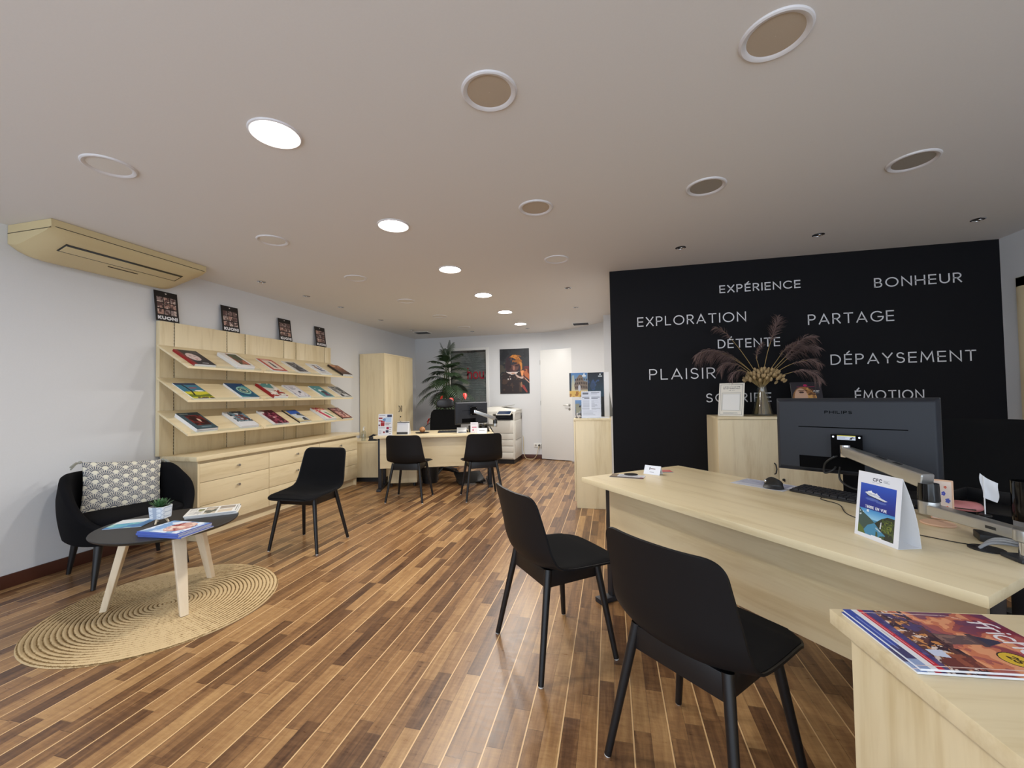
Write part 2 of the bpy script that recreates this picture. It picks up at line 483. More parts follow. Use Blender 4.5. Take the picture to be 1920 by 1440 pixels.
def lettering(text, width, height, weight, depth=0.0015, track=0.3, base=0.0):
    """solid lettering in local XY, facing +Z, cap height and total width as given"""
    mb = MB(); pls, w = strokes(text, track)
    kx = (width - weight) / w; ky = (height - weight)
    for pl in pls:
        ribbon(mb, [(weight / 2 + x * kx, weight / 2 + y * ky) for x, y in pl], weight, base, base + depth)
    return mb

# ---- printed pictures -----------------------------------------------------
def text_mask(U, V, text, x, y, w, h, weight, track=0.25, shear=0.0):
    pls, tw = strokes(text, track)
    kx = w / tw
    D = np.full(U.shape, 1e9)
    U2 = U - shear * (V - y)
    for pl in pls:
        for (ax, ay), (bx, by) in zip(pl[:-1], pl[1:]):
            ax_, ay_, bx_, by_ = x + ax * kx, y + ay * h, x + bx * kx, y + by * h
            dx, dy = bx_ - ax_, by_ - ay_
            q = dx * dx + dy * dy + 1e-12
            t = np.clip(((U2 - ax_) * dx + (V - ay_) * dy) / q, 0, 1)
            D = np.minimum(D, np.hypot(U2 - ax_ - t * dx, V - ay_ - t * dy))
    return D < weight / 2
def hashn(ix, iy, seed=0):
    q = np.sin(ix * 127.1 + iy * 311.7 + seed * 74.7) * 43758.5453
    return q - np.floor(q)
def vnoise(U, V, s, seed=0):
    x, y = U * s, V * s
    ix, iy = np.floor(x), np.floor(y); fx, fy = x - ix, y - iy
    fx = fx * fx * (3 - 2 * fx); fy = fy * fy * (3 - 2 * fy)
    a = hashn(ix, iy, seed); b = hashn(ix + 1, iy, seed); c = hashn(ix, iy + 1, seed); d = hashn(ix + 1, iy + 1, seed)
    return (a * (1 - fx) + b * fx) * (1 - fy) + (c * (1 - fx) + d * fx) * fy
def fbm(U, V, s, seed=0):
    return 0.55 * vnoise(U, V, s, seed) + 0.3 * vnoise(U, V, s * 2.1, seed + 1) + 0.15 * vnoise(U, V, s * 4.3, seed + 2)
class Pic:
    """paints sRGB colours on a unit picture; U to the right, V upwards; A = width / height"""
    def __init__(s, nx, ny, A):
        s.U, s.V = np.meshgrid((np.arange(nx) + .5) / nx, (np.arange(ny) + .5) / ny)
        s.A = A; s.C = np.zeros((ny, nx, 3)); s.grain = 1.0
    def put(s, mask, c, a=1.0):
        c = np.array(c, float) / 255
        mk = (mask * a)[..., None]
        s.C = s.C * (1 - mk) + c * mk
        return s
    def fill(s, c): s.C[:] = np.array(c, float) / 255; return s
    def grad(s, c0, c1, mask=None):
        c0, c1 = np.array(c0, float) / 255, np.array(c1, float) / 255
        g = c0 + (c1 - c0) * s.V[..., None]
        s.C = g if mask is None else np.where(mask[..., None], g, s.C)
        return s
    def rect(s, x0, x1, y0, y1, c, a=1.0): return s.put((s.U > x0) & (s.U < x1) & (s.V > y0) & (s.V < y1), c, a)
    def ell(s, cx, cy, rx, ry, c, a=1.0): return s.put(((s.U - cx) / rx) ** 2 + ((s.V - cy) / ry) ** 2 < 1, c, a)
    def poly(s, pts, c, a=1.0):
        ins = np.zeros(s.U.shape, bool); n = len(pts)
        for i in range(n):
            (x0, y0), (x1, y1) = pts[i], pts[(i + 1) % n]
            if y0 == y1: continue
            cr = ((s.V > y0) != (s.V > y1)) & (s.U < (x1 - x0) * (s.V - y0) / (y1 - y0) + x0)
            ins ^= cr
        return s.put(ins, c, a)
    def mottle(s, c, sc, thr, seed=0, mask=None, a=1.0):
        k = fbm(s.U * s.A, s.V, sc * s.grain, seed) > thr
        if mask is not None: k &= mask
        return s.put(k, c, a)
    def text(s, t, x, y, w, h, wt, c, **kw):
        return s.put(text_mask(s.U * s.A, s.V, t, x * s.A, y, w * s.A, h, wt, **kw), c)
    def lines(s, x0, x1, y0, y1, n, c, seed=0, a=0.8):
        for i in range(n):
            yy = y1 - (y1 - y0) * (i + .5) / n; hh = (y1 - y0) / n * 0.22
            e = x0 + (x1 - x0) * (0.65 + 0.35 * random.Random(seed * 31 + i).random())
            s.rect(x0, e, yy - hh, yy + hh, c, a)
        return s
def picture(name, w, h, pic, parent, mat='print', z=0.0, fn=None):
    """the painted picture as a fine mesh in local XY facing +Z (fn may bend it)"""
    ny, nx = pic.C.shape[:2]
    me = bpy.data.meshes.new(name)
    xs = np.linspace(0, 1, nx + 1); ys = np.linspace(0, 1, ny + 1)
    if fn is None:
        vs = [(x * w, y * h, z) for y in ys for x in xs]
    else:
        vs = [fn(x, y) for y in ys for x in xs]
    k = nx + 1
    fs = [(j * k + i, j * k + i + 1, (j + 1) * k + i + 1, (j + 1) * k + i) for j in range(ny) for i in range(nx)]
    me.from_pydata(vs, [], fs)
    c = pic.C.reshape(-1, 3).clip(0, 1)
    c = np.where(c <= 0.04045, c / 12.92, ((c + 0.055) / 1.055) ** 2.4)
    c4 = np.ones((len(c), 4), np.float32); c4[:, :3] = c
    at = me.color_attributes.new('Col', 'FLOAT_COLOR', 'CORNER')
    at.data.foreach_set('color', np.repeat(c4, 4, axis=0).ravel())
    me.materials.append(M[mat])
    if fn is not None: me.shade_smooth()
    o = bpy.data.objects.new(name, me); COL.objects.link(o)
    if parent: o.parent = parent
    return o
ORD = ['first', 'second', 'third', 'fourth', 'fifth', 'sixth', 'seventh', 'eighth']

# ================================================================== the setting
XW, YB, CZ, XR, YK, YF = -4.046, 8.05, 2.5, 3.187, 4.26, -2.0
struct(MB().box(-4.15, 3.3, YF, 8.4, -0.1, 0).make('floor', 'floor', smooth=0))
struct(MB().box(-4.15, 3.3, YF, 8.4, CZ, CZ + 0.1).make('ceiling', 'ceiling', smooth=0))
struct(MB().box(XW - 0.1, XW, YF, 8.15, 0, CZ).make('wall_left', 'wall', smooth=0))
struct(MB().box(XR, XR + 0.1, YF, YK + 0.1, 0, CZ).make('wall_right', 'wall', smooth=0))
WX0, WX1, WZ0, WZ1 = -3.24, -2.47, 0.92, 2.205
mb = MB()
mb.box(XW, WX0, YB, YB + 0.1, 0, CZ).box(WX1, -1.32, YB, YB + 0.1, 0, CZ)
mb.box(WX0, WX1, YB, YB + 0.1, 0, WZ0).box(WX0, WX1, YB, YB + 0.1, WZ1, CZ)
struct(mb.make('wall_back', 'wall', smooth=0))
mb = MB()
pts = [(-1.32, 8.05), (-1.15, 8.03), (-0.98, 7.97), (-0.80, 7.87), (-0.64, 7.75), (-0.46, 7.60), (-0.28, 7.42), (-0.085, 7.22), (-0.085, 6.72)]
mb.prism(pts + [(0.1, 6.72), (0.1, 7.3), (-0.40, 7.75), (-0.62, 7.95), (-0.9, 8.12), (-1.32, 8.2)], 0, CZ)
struct(mb.make('wall_curved', 'wall', smooth=30))
struct(MB().box(-0.085, 0.16, 6.60, 6.72, 0, CZ).make('trim_1', 'wall', smooth=0))
struct(MB().box(0.06, 0.16, YK + 0.1, 6.72, 0, CZ).make('wall_passage', 'wall', smooth=0))
struct(MB().box(0.016, XR, YK, YK + 0.1, 0, CZ).make('wall_partition', 'black_wall', smooth=0))
# skirting
struct(MB().box(XW, XW + 0.014, YF, 8.04, 0, 0.09).make('baseboard_left', 'skirting', bevel=0.003))
struct(MB().box(XW + 0.02, -1.33, YB - 0.014, YB, 0, 0.085).make('baseboard_back', 'skirting', bevel=0.003))
struct(MB().box(XR - 0.014, XR, YF, YK - 0.002, 0, 0.09).make('baseboard_right', 'skirting', bevel=0.003))

# window with lowered blind
win = struct(MB().box(WX0 - 0.05, WX0, YB - 0.012, YB + 0.06, WZ0 - 0.05, WZ1 + 0.05).box(WX1, WX1 + 0.06, YB - 0.012, YB + 0.06, WZ0 - 0.05, WZ1 + 0.05)
             .box(WX0, WX1, YB - 0.012, YB + 0.06, WZ1, WZ1 + 0.05).box(WX0, WX1, YB - 0.012, YB + 0.06, WZ0 - 0.05, WZ0).make('window_1', 'white', bevel=0.004))
MB().box(WX0, WX1, YB + 0.004, YB + 0.009, WZ0, WZ1).make('pane', 'pane', win, smooth=0)
mb = MB()
z = WZ1 - 0.05
while z > WZ0 + 0.02:
    mb.T = Matrix.Translation((0, YB + 0.045, z)) @ Matrix.Rotation(math.radians(48), 4, 'X')
    mb.box(WX0 + 0.005, WX1 - 0.005, -0.0125, 0.0125, -0.0006, 0.0006)
    z -= 0.0225
mb.T = Matrix.Identity(4)
mb.make('blind', 'blind', win, smooth=0)
MB().box(WX0, WX1, YB + 0.03, YB + 0.06, WZ1 - 0.04, WZ1).make('blind_rail', 'darkmetal', win, bevel=0.002)
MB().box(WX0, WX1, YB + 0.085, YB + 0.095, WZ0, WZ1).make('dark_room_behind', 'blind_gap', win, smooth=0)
o = lettering('hou', 0.36, 0.235, 0.026, 0.001).make('lettering', 'red', win)
o.matrix_basis = Matrix.Translation((-2.875, YB + 0.002, 1.61)) @ Matrix.Rotation(PI / 2, 4, 'X')
o['label'] = 'red letters stuck on the glass'

# door in the curved wall
dv = Vector((0.62, -0.19)).normalized(); da = math.atan2(dv.y, dv.x)
dr = struct(MB().box(0, 0.66, -0.03, 0.012, 0.012, 2.14).make('door_1', 'white', bevel=0.003))
dr.location = (-1.325, 8.02, 0); dr.rotation_euler.z = da
mb = MB(); mb.cyl((0.60, -0.03, 1.06), (0.60, -0.075, 1.06), 0.009).tube([(0.60, -0.07, 1.06), (0.56, -0.075, 1.06), (0.49, -0.072, 1.06)], 0.008)
mb.cyl((0.60, -0.029, 1.06), (0.60, -0.035, 1.06), 0.024)
mb.make('handle', 'alu', dr)
MB().cyl((0.60, -0.029, 0.98), (0.60, -0.036, 0.98), 0.022).make('lock', 'alu', dr)
for z in (0.25, 1.1, 1.9):
    MB().cyl((-0.004, -0.034, z - 0.045), (-0.004, -0.034, z + 0.045), 0.006).make('hinge', 'alu', dr)

# ================================================================== ceiling fixtures
def downlight(x, y, kind, label, group=None):
    t = thing('downlight', label, 'ceiling light', (x, y, CZ), 0, group)
    ro, ri = 0.114, 0.089
    MB().lathe([(ro, 0), (ro - 0.002, -0.006), (ro - 0.008, -0.009), (ri + 0.006, -0.007), (ri, -0.002), (ri, 0.0)], n=48).make('trim_ring', 'ring', t)
    MB().lathe([(0.001, -0.0035), (ri * 0.6, -0.0034), (ri, -0.002)], n=48).make('diffuser', {'lit': 'led', 'white': 'off_white', 'beige': 'beige_lens', 'grey': 'grey_lens', 'ceil': 'off_white'}[kind], t)
    return t
XS = [-2.5356, -1.4946, -0.4536, 0.5874, 1.6284, 2.6694]
YS = [1.5793 + 1.074 * j for j in range(6)]
for j in range(6):
    downlight(XS[1], YS[j], 'lit', f'{ORD[j]} glowing round downlight from the camera end of the lit row', 'lit downlights')
for j in range(6):
    downlight(XS[0], YS[j], 'white', f'{ORD[j]} unlit white round downlight along the row left of the lit one', 'unlit white downlights')
for j, k in ((0, 'beige'), (1, 'beige'), (2, 'ceil')):
    downlight(XS[2], YS[j], k, ['largest-looking unlit beige downlight just right of the lit row', 'small unlit beige downlight right of the second glowing light', 'unlit pale downlight right of the third glowing light'][j], 'unlit beige downlights')
downlight(XS[3], YS[0], 'beige', 'unlit beige round downlight near the top right of the ceiling', 'unlit beige downlights')
downlight(XS[3], YS[1], 'grey', 'unlit grey round downlight on the ceiling in front of the black wall\'s middle', 'unlit grey downlights')
downlight(XS[4], YS[1], 'grey', 'unlit grey round downlight on the ceiling towards the right wall', 'unlit grey downlights')
def spot(x, y, label):
    t = thing('spotlight', label, 'spotlight', (x, y, CZ), 0, 'small recessed spotlights')
    MB().lathe([(0.042, 0), (0.042, -0.004), (0.034, -0.006), (0.032, 0.0)], n=24).make('bezel', 'chrome', t)
    MB().lathe([(0.031, -0.001), (0.018, -0.003), (0.001, -0.003)], n=20).make('lamp', 'darkmetal', t)
    MB().ball((0.006, -0.004, -0.006), 0.014, 0.014, 0.01, 12, 8).make('reflector', 'chrome', t)
for j, y in enumerate((3.561, 4.22, 4.87, 5.875, 6.93)):
    spot(-3.547, y, f'{ORD[j]} small recessed spotlight along the left wall counted from the air conditioner')
for j, (x, y) in enumerate(((0.61, 3.72), (1.637, 3.72), (2.66, 3.711))):
    spot(x, y, ['small recessed spotlight above the left of the black wall', 'small recessed spotlight above the middle of the black wall', 'small recessed spotlight above the right end of the black wall'][j])
for j, (x, y) in enumerate(((-0.4536, YS[3] - 0.03), (-0.4536, YS[4]), (-1.47, 7.45), (-2.55, 7.45))):
    spot(x, y, ['nearer of two small spotlights left of the black wall edge', 'farther small spotlight left of the black wall edge', 'small spotlight just behind the farthest glowing downlight', 'small spotlight on the ceiling right of the palm top'][j])
def vent(x, y, label):
    t = thing('air_vent', label, 'air vent', (x, y, CZ), 0, 'ceiling vents')
    MB().box(-0.15, 0.15, -0.12, 0.12, -0.008, 0).make('frame', 'white', t, bevel=0.003)
    mb = MB()
    for i in range(7):
        yy = -0.09 + i * 0.03
        mb.box(-0.13, 0.13, yy - 0.010, yy + 0.006, -0.012, -0.008)
    mb.make('louvres', 'darkmetal', t)
vent(-3.50, 7.28, 'square ceiling vent in the far left corner above the wardrobe')
vent(-0.48, 7.27, 'flat ceiling vent in front of the white door')

# ================================================================== air conditioner
ac = thing('air_conditioner', 'yellowed beige ceiling-mounted air conditioner in the corner of ceiling and left wall', 'air conditioner', (XW + 0.003, 1.93, CZ - 0.002))
prof = [(0, 0), (0.425, 0), (0.428, -0.05), (0.418, -0.075), (0.385, -0.105), (0.34, -0.125), (0.12, -0.205), (0.08, -0.215), (0.0, -0.19)]
L = 1.085
mb = MB(); ks = 22; n = len(prof); vs = []
for i in range(ks + 1):
    y = L * i / ks
    e = min(y, L - y)
    s_ = 1 - 0.32 * max(0, 1 - e / 0.16) ** 2.2
    for x, z in prof:
        zz = z * s_ if z < -0.051 else z
        vs.append((x, y, zz))
fs = [(i * n + j, i * n + (j + 1) % n, (i + 1) * n + (j + 1) % n, (i + 1) * n + j) for i in range(ks) for j in range(n)]
fs += [tuple(range(n - 1, -1, -1)), tuple(range(ks * n, ks * n + n))]
mb.add(vs, fs)
mb.make('casing', 'beige', ac, smooth=40)
sl = math.atan2(0.08, 0.22)          # slope of the lower face
Rm = Matrix.Translation((0.34, 0, -0.125)) @ Matrix.Rotation(-sl, 4, 'Y')
mb = MB(); mb.T = Rm
mb.box(-0.098, 0.004, 0.125, 0.935, -0.0025, 0.01)
mb.make('outlet_slot', 'gloss', ac)
mb = MB(); mb.T = Rm
mb.box(-0.090, -0.016, 0.134, 0.926, -0.0055, 0.002)
mb.make('louvre_flap', 'beige', ac, bevel=0.003)
mb = MB(); mb.T = Rm
mb.box(-0.135, -0.128, 0.45, 0.66, -0.0035, 0.004)
mb.make('indicator_strip', 'groove', ac)
MB().box(0.426, 0.4295, 0.02, L - 0.02, -0.052, -0.048).box(0.0, 0.42, -0.0015, 0.002, -0.06, -0.056).make('seam', 'groove', ac)

# ================================================================== chest of drawers and display wall
ch = thing('drawer_chest', 'long low maple chest with nine drawers standing under the brochure shelves', 'chest of drawers', (-3.62, 2.945, 0), math.radians(-0.35))
CL, CD = 2.375, 0.395
MB().box(-CD, 0.03, -0.035, CL + 0.01, 0.715, 0.757).make('worktop', 'maple_y', ch, bevel=0.002)
mb = MB()
mb.box(-CD, -0.002, 0, 0.02, 0, 0.715).box(-CD, -0.02, CL - 0.02, CL, 0.0, 0.715).box(-CD, -0.02, 0.02, CL - 0.02, 0.09, 0.11)
mb.box(-0.036, -0.022, 0.02, CL - 0.02, 0.68, 0.715)
for k in (1, 2): mb.box(-CD, -0.022, CL * k / 3 - 0.009, CL * k / 3 + 0.009, 0.11, 0.715)
mb.box(-CD, -CD + 0.01, 0.02, CL - 0.02, 0.09, 0.715)
mb.make('carcass', 'maple_z', ch)
MB().box(-0.075, -0.06, 0.02, CL - 0.02, 0, 0.09).make('plinth', 'maple_y', ch)
rows = [(0.516, 0.685), (0.304, 0.512), (0.106, 0.300)]
for c in range(3):
    for (z0, z1) in rows:
        y0, y1 = CL * c / 3 + (0.022 if c == 0 else 0.003), CL * (c + 1) / 3 - (0.003 if c < 2 else 0.004)
        d = MB().box(-0.021, -0.002, y0, y1, z0, z1).make('drawer', 'maple_y', ch, bevel=0.0015)
        yc, zc = (y0 + y1) / 2, z0 + (z1 - z0) * 0.58
        mb = MB()
        mb.cyl((-0.002, yc, zc), (0.012, yc, zc), 0.006, n=12).cyl((0.012, yc, zc), (0.026, yc, zc), 0.011, 0.013, n=16)
        mb.make('knob', 'alu', d)

dw = thing('display_panel', 'tall maple display back panel with slotted uprights and three sloping shelves above the chest', 'display shelf', (-4.035, 2.885, 0.757), math.radians(-0.2))
PL, PT = 2.345, 1.24
stiles = [0.13, 0.675, 0.90, 1.46, 1.665, 2.215]
edges = [0] + stiles + [PL]
for a, b in zip(edges[:-1], edges[1:]):
    MB().box(0, 0.045, a + (0.006 if a else 0), b - (0.006 if b < PL else 0), 0, PT).make('back_board', 'maple_back', dw, bevel=0.001)
for sy in stiles:
    mb = MB().box(0.005, 0.036, sy - 0.006, sy + 0.006, 0, PT)
    rail = mb.make('slotted_rail', 'groove', dw)
    mb = MB()
    z = 0.03
    while z < PT - 0.02:
        mb.box(0.0362, 0.0375, sy - 0.0035, sy + 0.0035, z, z + 0.012); z += 0.03
    mb.make('slots', 'alu', rail)
SX0, SX1 = 0.055, 0.415               # from the panel to the front lip
shelf_z = [(1.015, 0.808), (0.718, 0.508), (0.415, 0.208)]
for k, (zb, zf) in enumerate(shelf_z):
    for a, b in ((-0.03, 0.778), (0.782, 2.345)):
        s = MB().prism([(SX0, zb - 0.019), (SX1, zf - 0.019), (SX1, zf), (SX0, zb)], a, b, axes=(0, 2, 1)).make('sloping_shelf', 'maple_y', dw, bevel=0.0015)
        MB().box(SX1 - 0.004, SX1, a + 0.03, b - 0.03, zf - 0.002, zf + 0.022).make('clear_lip', 'acrylic', s)
    for sy in (0.13, 0.675, 0.90, 1.46, 1.665, 2.215):
        MB().prism([(0.04, zb - 0.10), (0.065, zb - 0.10), (0.22, zb - 0.115), (0.22, zb - 0.11), (0.06, zb - 0.022), (0.04, zb - 0.02)], sy - 0.003, sy + 0.003, axes=(0, 2, 1)).make('bracket', 'white', dw)

# placard pictures on top of the panel
def placard_pic(seed):
    p = Pic(54, 76, 0.205 / 0.28).fill((24, 20, 22))
    p.ell(0.5, 0.93, 0.035, 0.022, (220, 214, 210)).rect(0.38, 0.62, 0.875, 0.887, (120, 104, 104))
    rr = random.Random(seed)
    for i in range(3):
        for j in range(3):
            x0, y0 = 0.10 + i * 0.28, 0.23 + j * 0.20
            base = [(176, 140, 128), (150, 132, 130), (122, 100, 98)][rr.randrange(3)]
            mk = (p.U > x0) & (p.U < x0 + 0.245) & (p.V > y0) & (p.V < y0 + 0.17)
            p.put(mk, base).mottle((90, 66, 64), 9 + rr.random() * 6, 0.55, seed * 9 + i * 3 + j, mk).mottle((206, 186, 176), 11, 0.66, seed + i + 5 * j, mk)
    return p
for k, (y0, d) in enumerate(((2.855, 0), (3.515, 1), (4.29, 2), (4.945, 3))):
    where = ['under the air conditioner', 'second from the left above the shelves', 'third from the left above the shelves', 'rightmost of four above the shelves'][k]
    t = thing('advertising_board', f'black photo board with white lettering, {where}', 'sign', (-3.99, y0, 1.9985), 0, 'black boards on the display panel')
    t.matrix_world = Matrix.Translation((-3.992, y0, 1.999)) @ Matrix.Rotation(PI / 2, 4, 'Z') @ Matrix.Rotation(PI / 2 - 0.12, 4, 'X')
    MB().box(0, 0.207, 0, 0.282, -0.003, -0.0002).make('board', 'black', t)
    picture('photo_grid', 0.207, 0.282, placard_pic(k + 1), t)
    o = lettering('KUONI', 0.176, 0.034, 0.0105, 0.0006, 0.42).make('lettering', 'letter', t)
    o.location = (0.017, 0.014, 0.0002)

# ================================================================== brochures on the sloping shelves
def mk(nx=42, ny=60, A=0.707): return Pic(nx, ny, A)
def c_face():
    p = mk().fill((38, 36, 44)); p.rect(0, 0.14, 0, 1, (130, 24, 30)); p.ell(0.42, 0.52, 0.27, 0.26, (222, 200, 196))
    p.ell(0.34, 0.58, 0.06, 0.02, (80, 60, 64)).ell(0.54, 0.58, 0.06, 0.02, (80, 60, 64)).ell(0.44, 0.38, 0.07, 0.025, (170, 90, 90))
    return p.rect(0.45, 0.75, 0.1, 0.13, (200, 200, 205)).lines(0.6, 0.95, 0.75, 0.93, 4, (90, 90, 100))
def c_whitebrown():
    p = mk().fill((232, 230, 228)); p.rect(0.3, 0.9, 0.12, 0.93, (92, 58, 44)); q = (p.U > .3) & (p.U < .9) & (p.V > .12) & (p.V < .93)
    return p.mottle((172, 96, 70), 6, .5, 3, q).mottle((62, 74, 50), 5, .58, 4, q)
def c_redframe():
    p = mk().fill((186, 76, 66)); p.rect(0.18, 0.86, 0.14, 0.86, (226, 208, 196)); p.poly([(0.42, .3), (.6, .2), (.62, .75), (.5, .8)], (76, 88, 96))
    return p.lines(.2, .8, .88, .97, 1, (240, 220, 210))
def c_greyphoto():
    p = mk().fill((214, 210, 204)); p.rect(.16, .9, .08, .92, (74, 76, 84)); q = (p.U > .16) & (p.U < .9) & (p.V > .08) & (p.V < .92)
    return p.mottle((130, 132, 140), 7, .55, 6, q).mottle((40, 42, 50), 8, .6, 7, q)
def c_whiteblue():
    p = mk().fill((226, 226, 226)); q = (p.U > .25) & (p.U < .8) & (p.V > .3) & (p.V < .85)
    return p.mottle((74, 92, 132), 7, .47, 8, q).mottle((160, 120, 96), 7, .6, 9, q).lines(.2, .8, .08, .24, 3, (120, 120, 130))
def c_desert():
    p = mk().grad((60, 36, 28), (196, 128, 72)); p.mottle((120, 72, 44), 5, .55, 10).rect(.0, 1, .0, .3, (70, 44, 34), .7)
    return p.ell(.3, .85, .2, .1, (230, 170, 110), .6)
def c_car():
    p = mk().fill((64, 128, 156)); p.rect(0, 1, .88, 1, (40, 60, 96)); p.rect(0, 1, 0, .45, (214, 208, 66)); p.poly([(.0, .3), (.5, .22), (1, .3), (1, .12), (0, .1)], (112, 128, 48))
    p.poly([(.28, .9), (.36, .9), (.40, .5), (.30, .2), (.22, .2), (.33, .5)], (40, 44, 40)); p.ell(.72, .5, .2, .05, (222, 226, 228))
    return p.lines(.45, .85, .62, .75, 2, (196, 70, 70)).mottle((82, 62, 40), 8, .5, 12, p.V < .1)
def c_eye():
    p = mk().grad((30, 92, 120), (24, 64, 112)); p.mottle((70, 150, 160), 4, .56, 13); p.ell(.58, .48, .34, .26, (150, 200, 190)).ell(.58, .48, .28, .2, (70, 110, 110)).ell(.58, .48, .19, .14, (196, 206, 180)).ell(.58, .48, .13, .1, (40, 96, 112))
    return p
def c_redspine():
    p = mk().fill((206, 206, 200)); p.rect(.0, .06, 0, 1, (150, 30, 34)); p.poly([(.06, 1), (.9, 1), (.7, .6), (.06, .7)], (84, 140, 140)); q = p.V < .5
    return p.mottle((150, 50, 46), 8, .56, 15, q).mottle((236, 230, 222), 6, .6, 16)
def c_white_blueline():
    p = mk().fill((216, 216, 224)); p.rect(.08, .94, .06, .95, (150, 152, 176)).rect(.11, .91, .08, .93, (222, 222, 230))
    p.ell(.62, .42, .1, .07, (36, 40, 60)).lines(.25, .7, .6, .86, 4, (110, 112, 140)); return p.mottle((120, 112, 140), 9, .62, 17, p.V < .35)
def c_teal():
    p = mk().fill((84, 146, 152)); p.ell(.52, .55, .2, .12, (224, 232, 236)).ell(.62, .42, .22, .14, (40, 42, 60)).poly([(.35, .1), (.9, .1), (.7, .32), (.4, .3)], (92, 48, 84)); return p.ell(.25, .75, .08, .04, (200, 220, 220))
def c_blackwhite():
    p = mk().fill((52, 54, 56)); p.mottle((110, 110, 108), 6, .55, 19).rect(.3, .75, .06, .3, (206, 208, 210)).mottle((170, 168, 164), 9, .66, 20); return p
def c_slate():
    p = mk().fill((62, 84, 94)); p.rect(.22, .9, .22, .84, (50, 28, 34)); q = (p.U > .22) & (p.U < .9) & (p.V > .22) & (p.V < .84)
    p.mottle((112, 40, 42), 7, .55, 21, q).ell(.6, .52, .06, .1, (216, 190, 170)); return p.lines(.1, .5, .87, .95, 1, (200, 210, 214)).lines(.3, .8, .08, .16, 1, (160, 180, 186))
def c_greyred():
    p = mk().fill((222, 224, 228)); q = (p.U > .12) & (p.V > .3)
    p.mottle((110, 136, 150), 6, .44, 23, q).mottle((52, 66, 78), 8, .58, 24, q)
    for i in range(3):
        for j in range(3): p.ell(.45 + .16 * i, .45 + .13 * j, .06, .04, (146, 58, 46))
    return p
def c_maroon():
    p = mk().fill((108, 34, 60)); p.mottle((60, 24, 40), 6, .52, 25).mottle((170, 92, 110), 8, .62, 26); p.ell(.12, .86, .2, .1, (226, 222, 222)); p.ell(.5, .45, .08, .03, (230, 210, 210)); return p.rect(0, .07, 0, 1, (220, 216, 216))
def c_alps():
    p = mk().fill((186, 170, 130)); p.rect(.14, .96, .08, .93, (46, 92, 176)); q = (p.U > .14) & (p.U < .96) & (p.V > .08)
    p.put(q & (p.V < .62), (206, 214, 222)); p.poly([(.5, .55), (.75, .72), (.95, .5), (.95, .4)], (54, 70, 88)); p.poly([(.5, .1), (.9, .1), (.8, .35), (.6, .3)], (70, 76, 86)); return p.put(q & (p.V < .3) & (p.U < .5), (220, 214, 176))
def c_pinkgreen():
    p = mk().fill((230, 226, 214)); p.poly([(.18, .62), (.4, .7), (.62, .05), (.34, .05)], (198, 50, 92)).poly([(.62, .6), (.82, .55), (.95, .12), (.78, .12)], (104, 150, 106)); q = p.V > .66
    return p.mottle((222, 150, 110), 7, .45, 29, q).mottle((200, 60, 90), 9, .6, 30, q).rect(0, .08, 0, 1, (205, 205, 205))
def c_pinktan():
    p = mk().fill((120, 62, 50)); q = (p.U > .15) & (p.U < .88) & (p.V > .1) & (p.V < .92)
    return p.put(q, (206, 150, 140)).mottle((120, 64, 70), 7, .54, 31, q).mottle((230, 200, 180), 8, .62, 32, q)

shelf_items = [
 [(0.135, 'dark brochure with a pale face and a red spine', c_face, 1, .022, .0), (0.565, 'white brochure with a brown picture', c_whitebrown, 2, .018, .02), (1.025, 'red framed brochure', c_redframe, 1, .012, -.02),
  (1.405, 'pale brochure with a grey photo', c_greyphoto, 1, .010, .03), (1.80, 'white brochure with a small blue picture', c_whiteblue, 1, .012, .0), (2.225, 'brown desert brochure', c_desert, 2, .014, -.02)],
 [(0.135, 'blue and yellow brochure', c_car, 1, .008, .02), (0.625, 'blue brochure with a ring pattern', c_eye, 1, .022, -.02), (1.025, 'pale brochure with a thick red spine', c_redspine, 1, .030, .0),
  (1.405, 'white brochure with a thin blue frame', c_white_blueline, 1, .016, .02), (1.845, 'teal brochure', c_teal, 1, .014, .0), (2.225, 'black and white brochure', c_blackwhite, 1, .014, -.02)],
 [(0.155, 'slate blue brochure with a dark red picture', c_slate, 2, .018, .02), (0.615, 'pale brochure with small red dots', c_greyred, 2, .014, -.01), (1.035, 'maroon brochure', c_maroon, 2, .012, .0),
  (1.415, 'brochure with blue sky and snowy mountains', c_alps, 1, .016, .03), (1.875, 'white brochure with pink and green stripes', c_pinkgreen, 2, .014, .0), (2.23, 'pink brochure with a brown frame', c_pinktan, 1, .012, -.02)],
]
BW, BH = 0.21, 0.29
def booklet(name, label, cat, w, h, th, pic, group=None, spine=None):
    t = thing(name, label, cat, group=group)
    MB().box(0.0015, w - 0.002, 0.002, h - 0.002, 0.0004, th - 0.0006).make('pages', 'paper', t, smooth=0)
    picture('front_cover', w, h, pic, t, z=th)
    if spine: MB().box(-0.0008, 0.0022, 0, h, 0, th - 0.0001).make('spine', spine, t, smooth=0)
    return t
M['spine_red'] = plain('red_spine', rgb(150, 26, 32), 0.4)
M['spine_blue'] = plain('blue_spine', rgb(88, 110, 190), 0.4)
M['spine_dark'] = plain('dark_spine', rgb(52, 46, 44), 0.4)
shelf_names = ['top', 'middle', 'bottom']
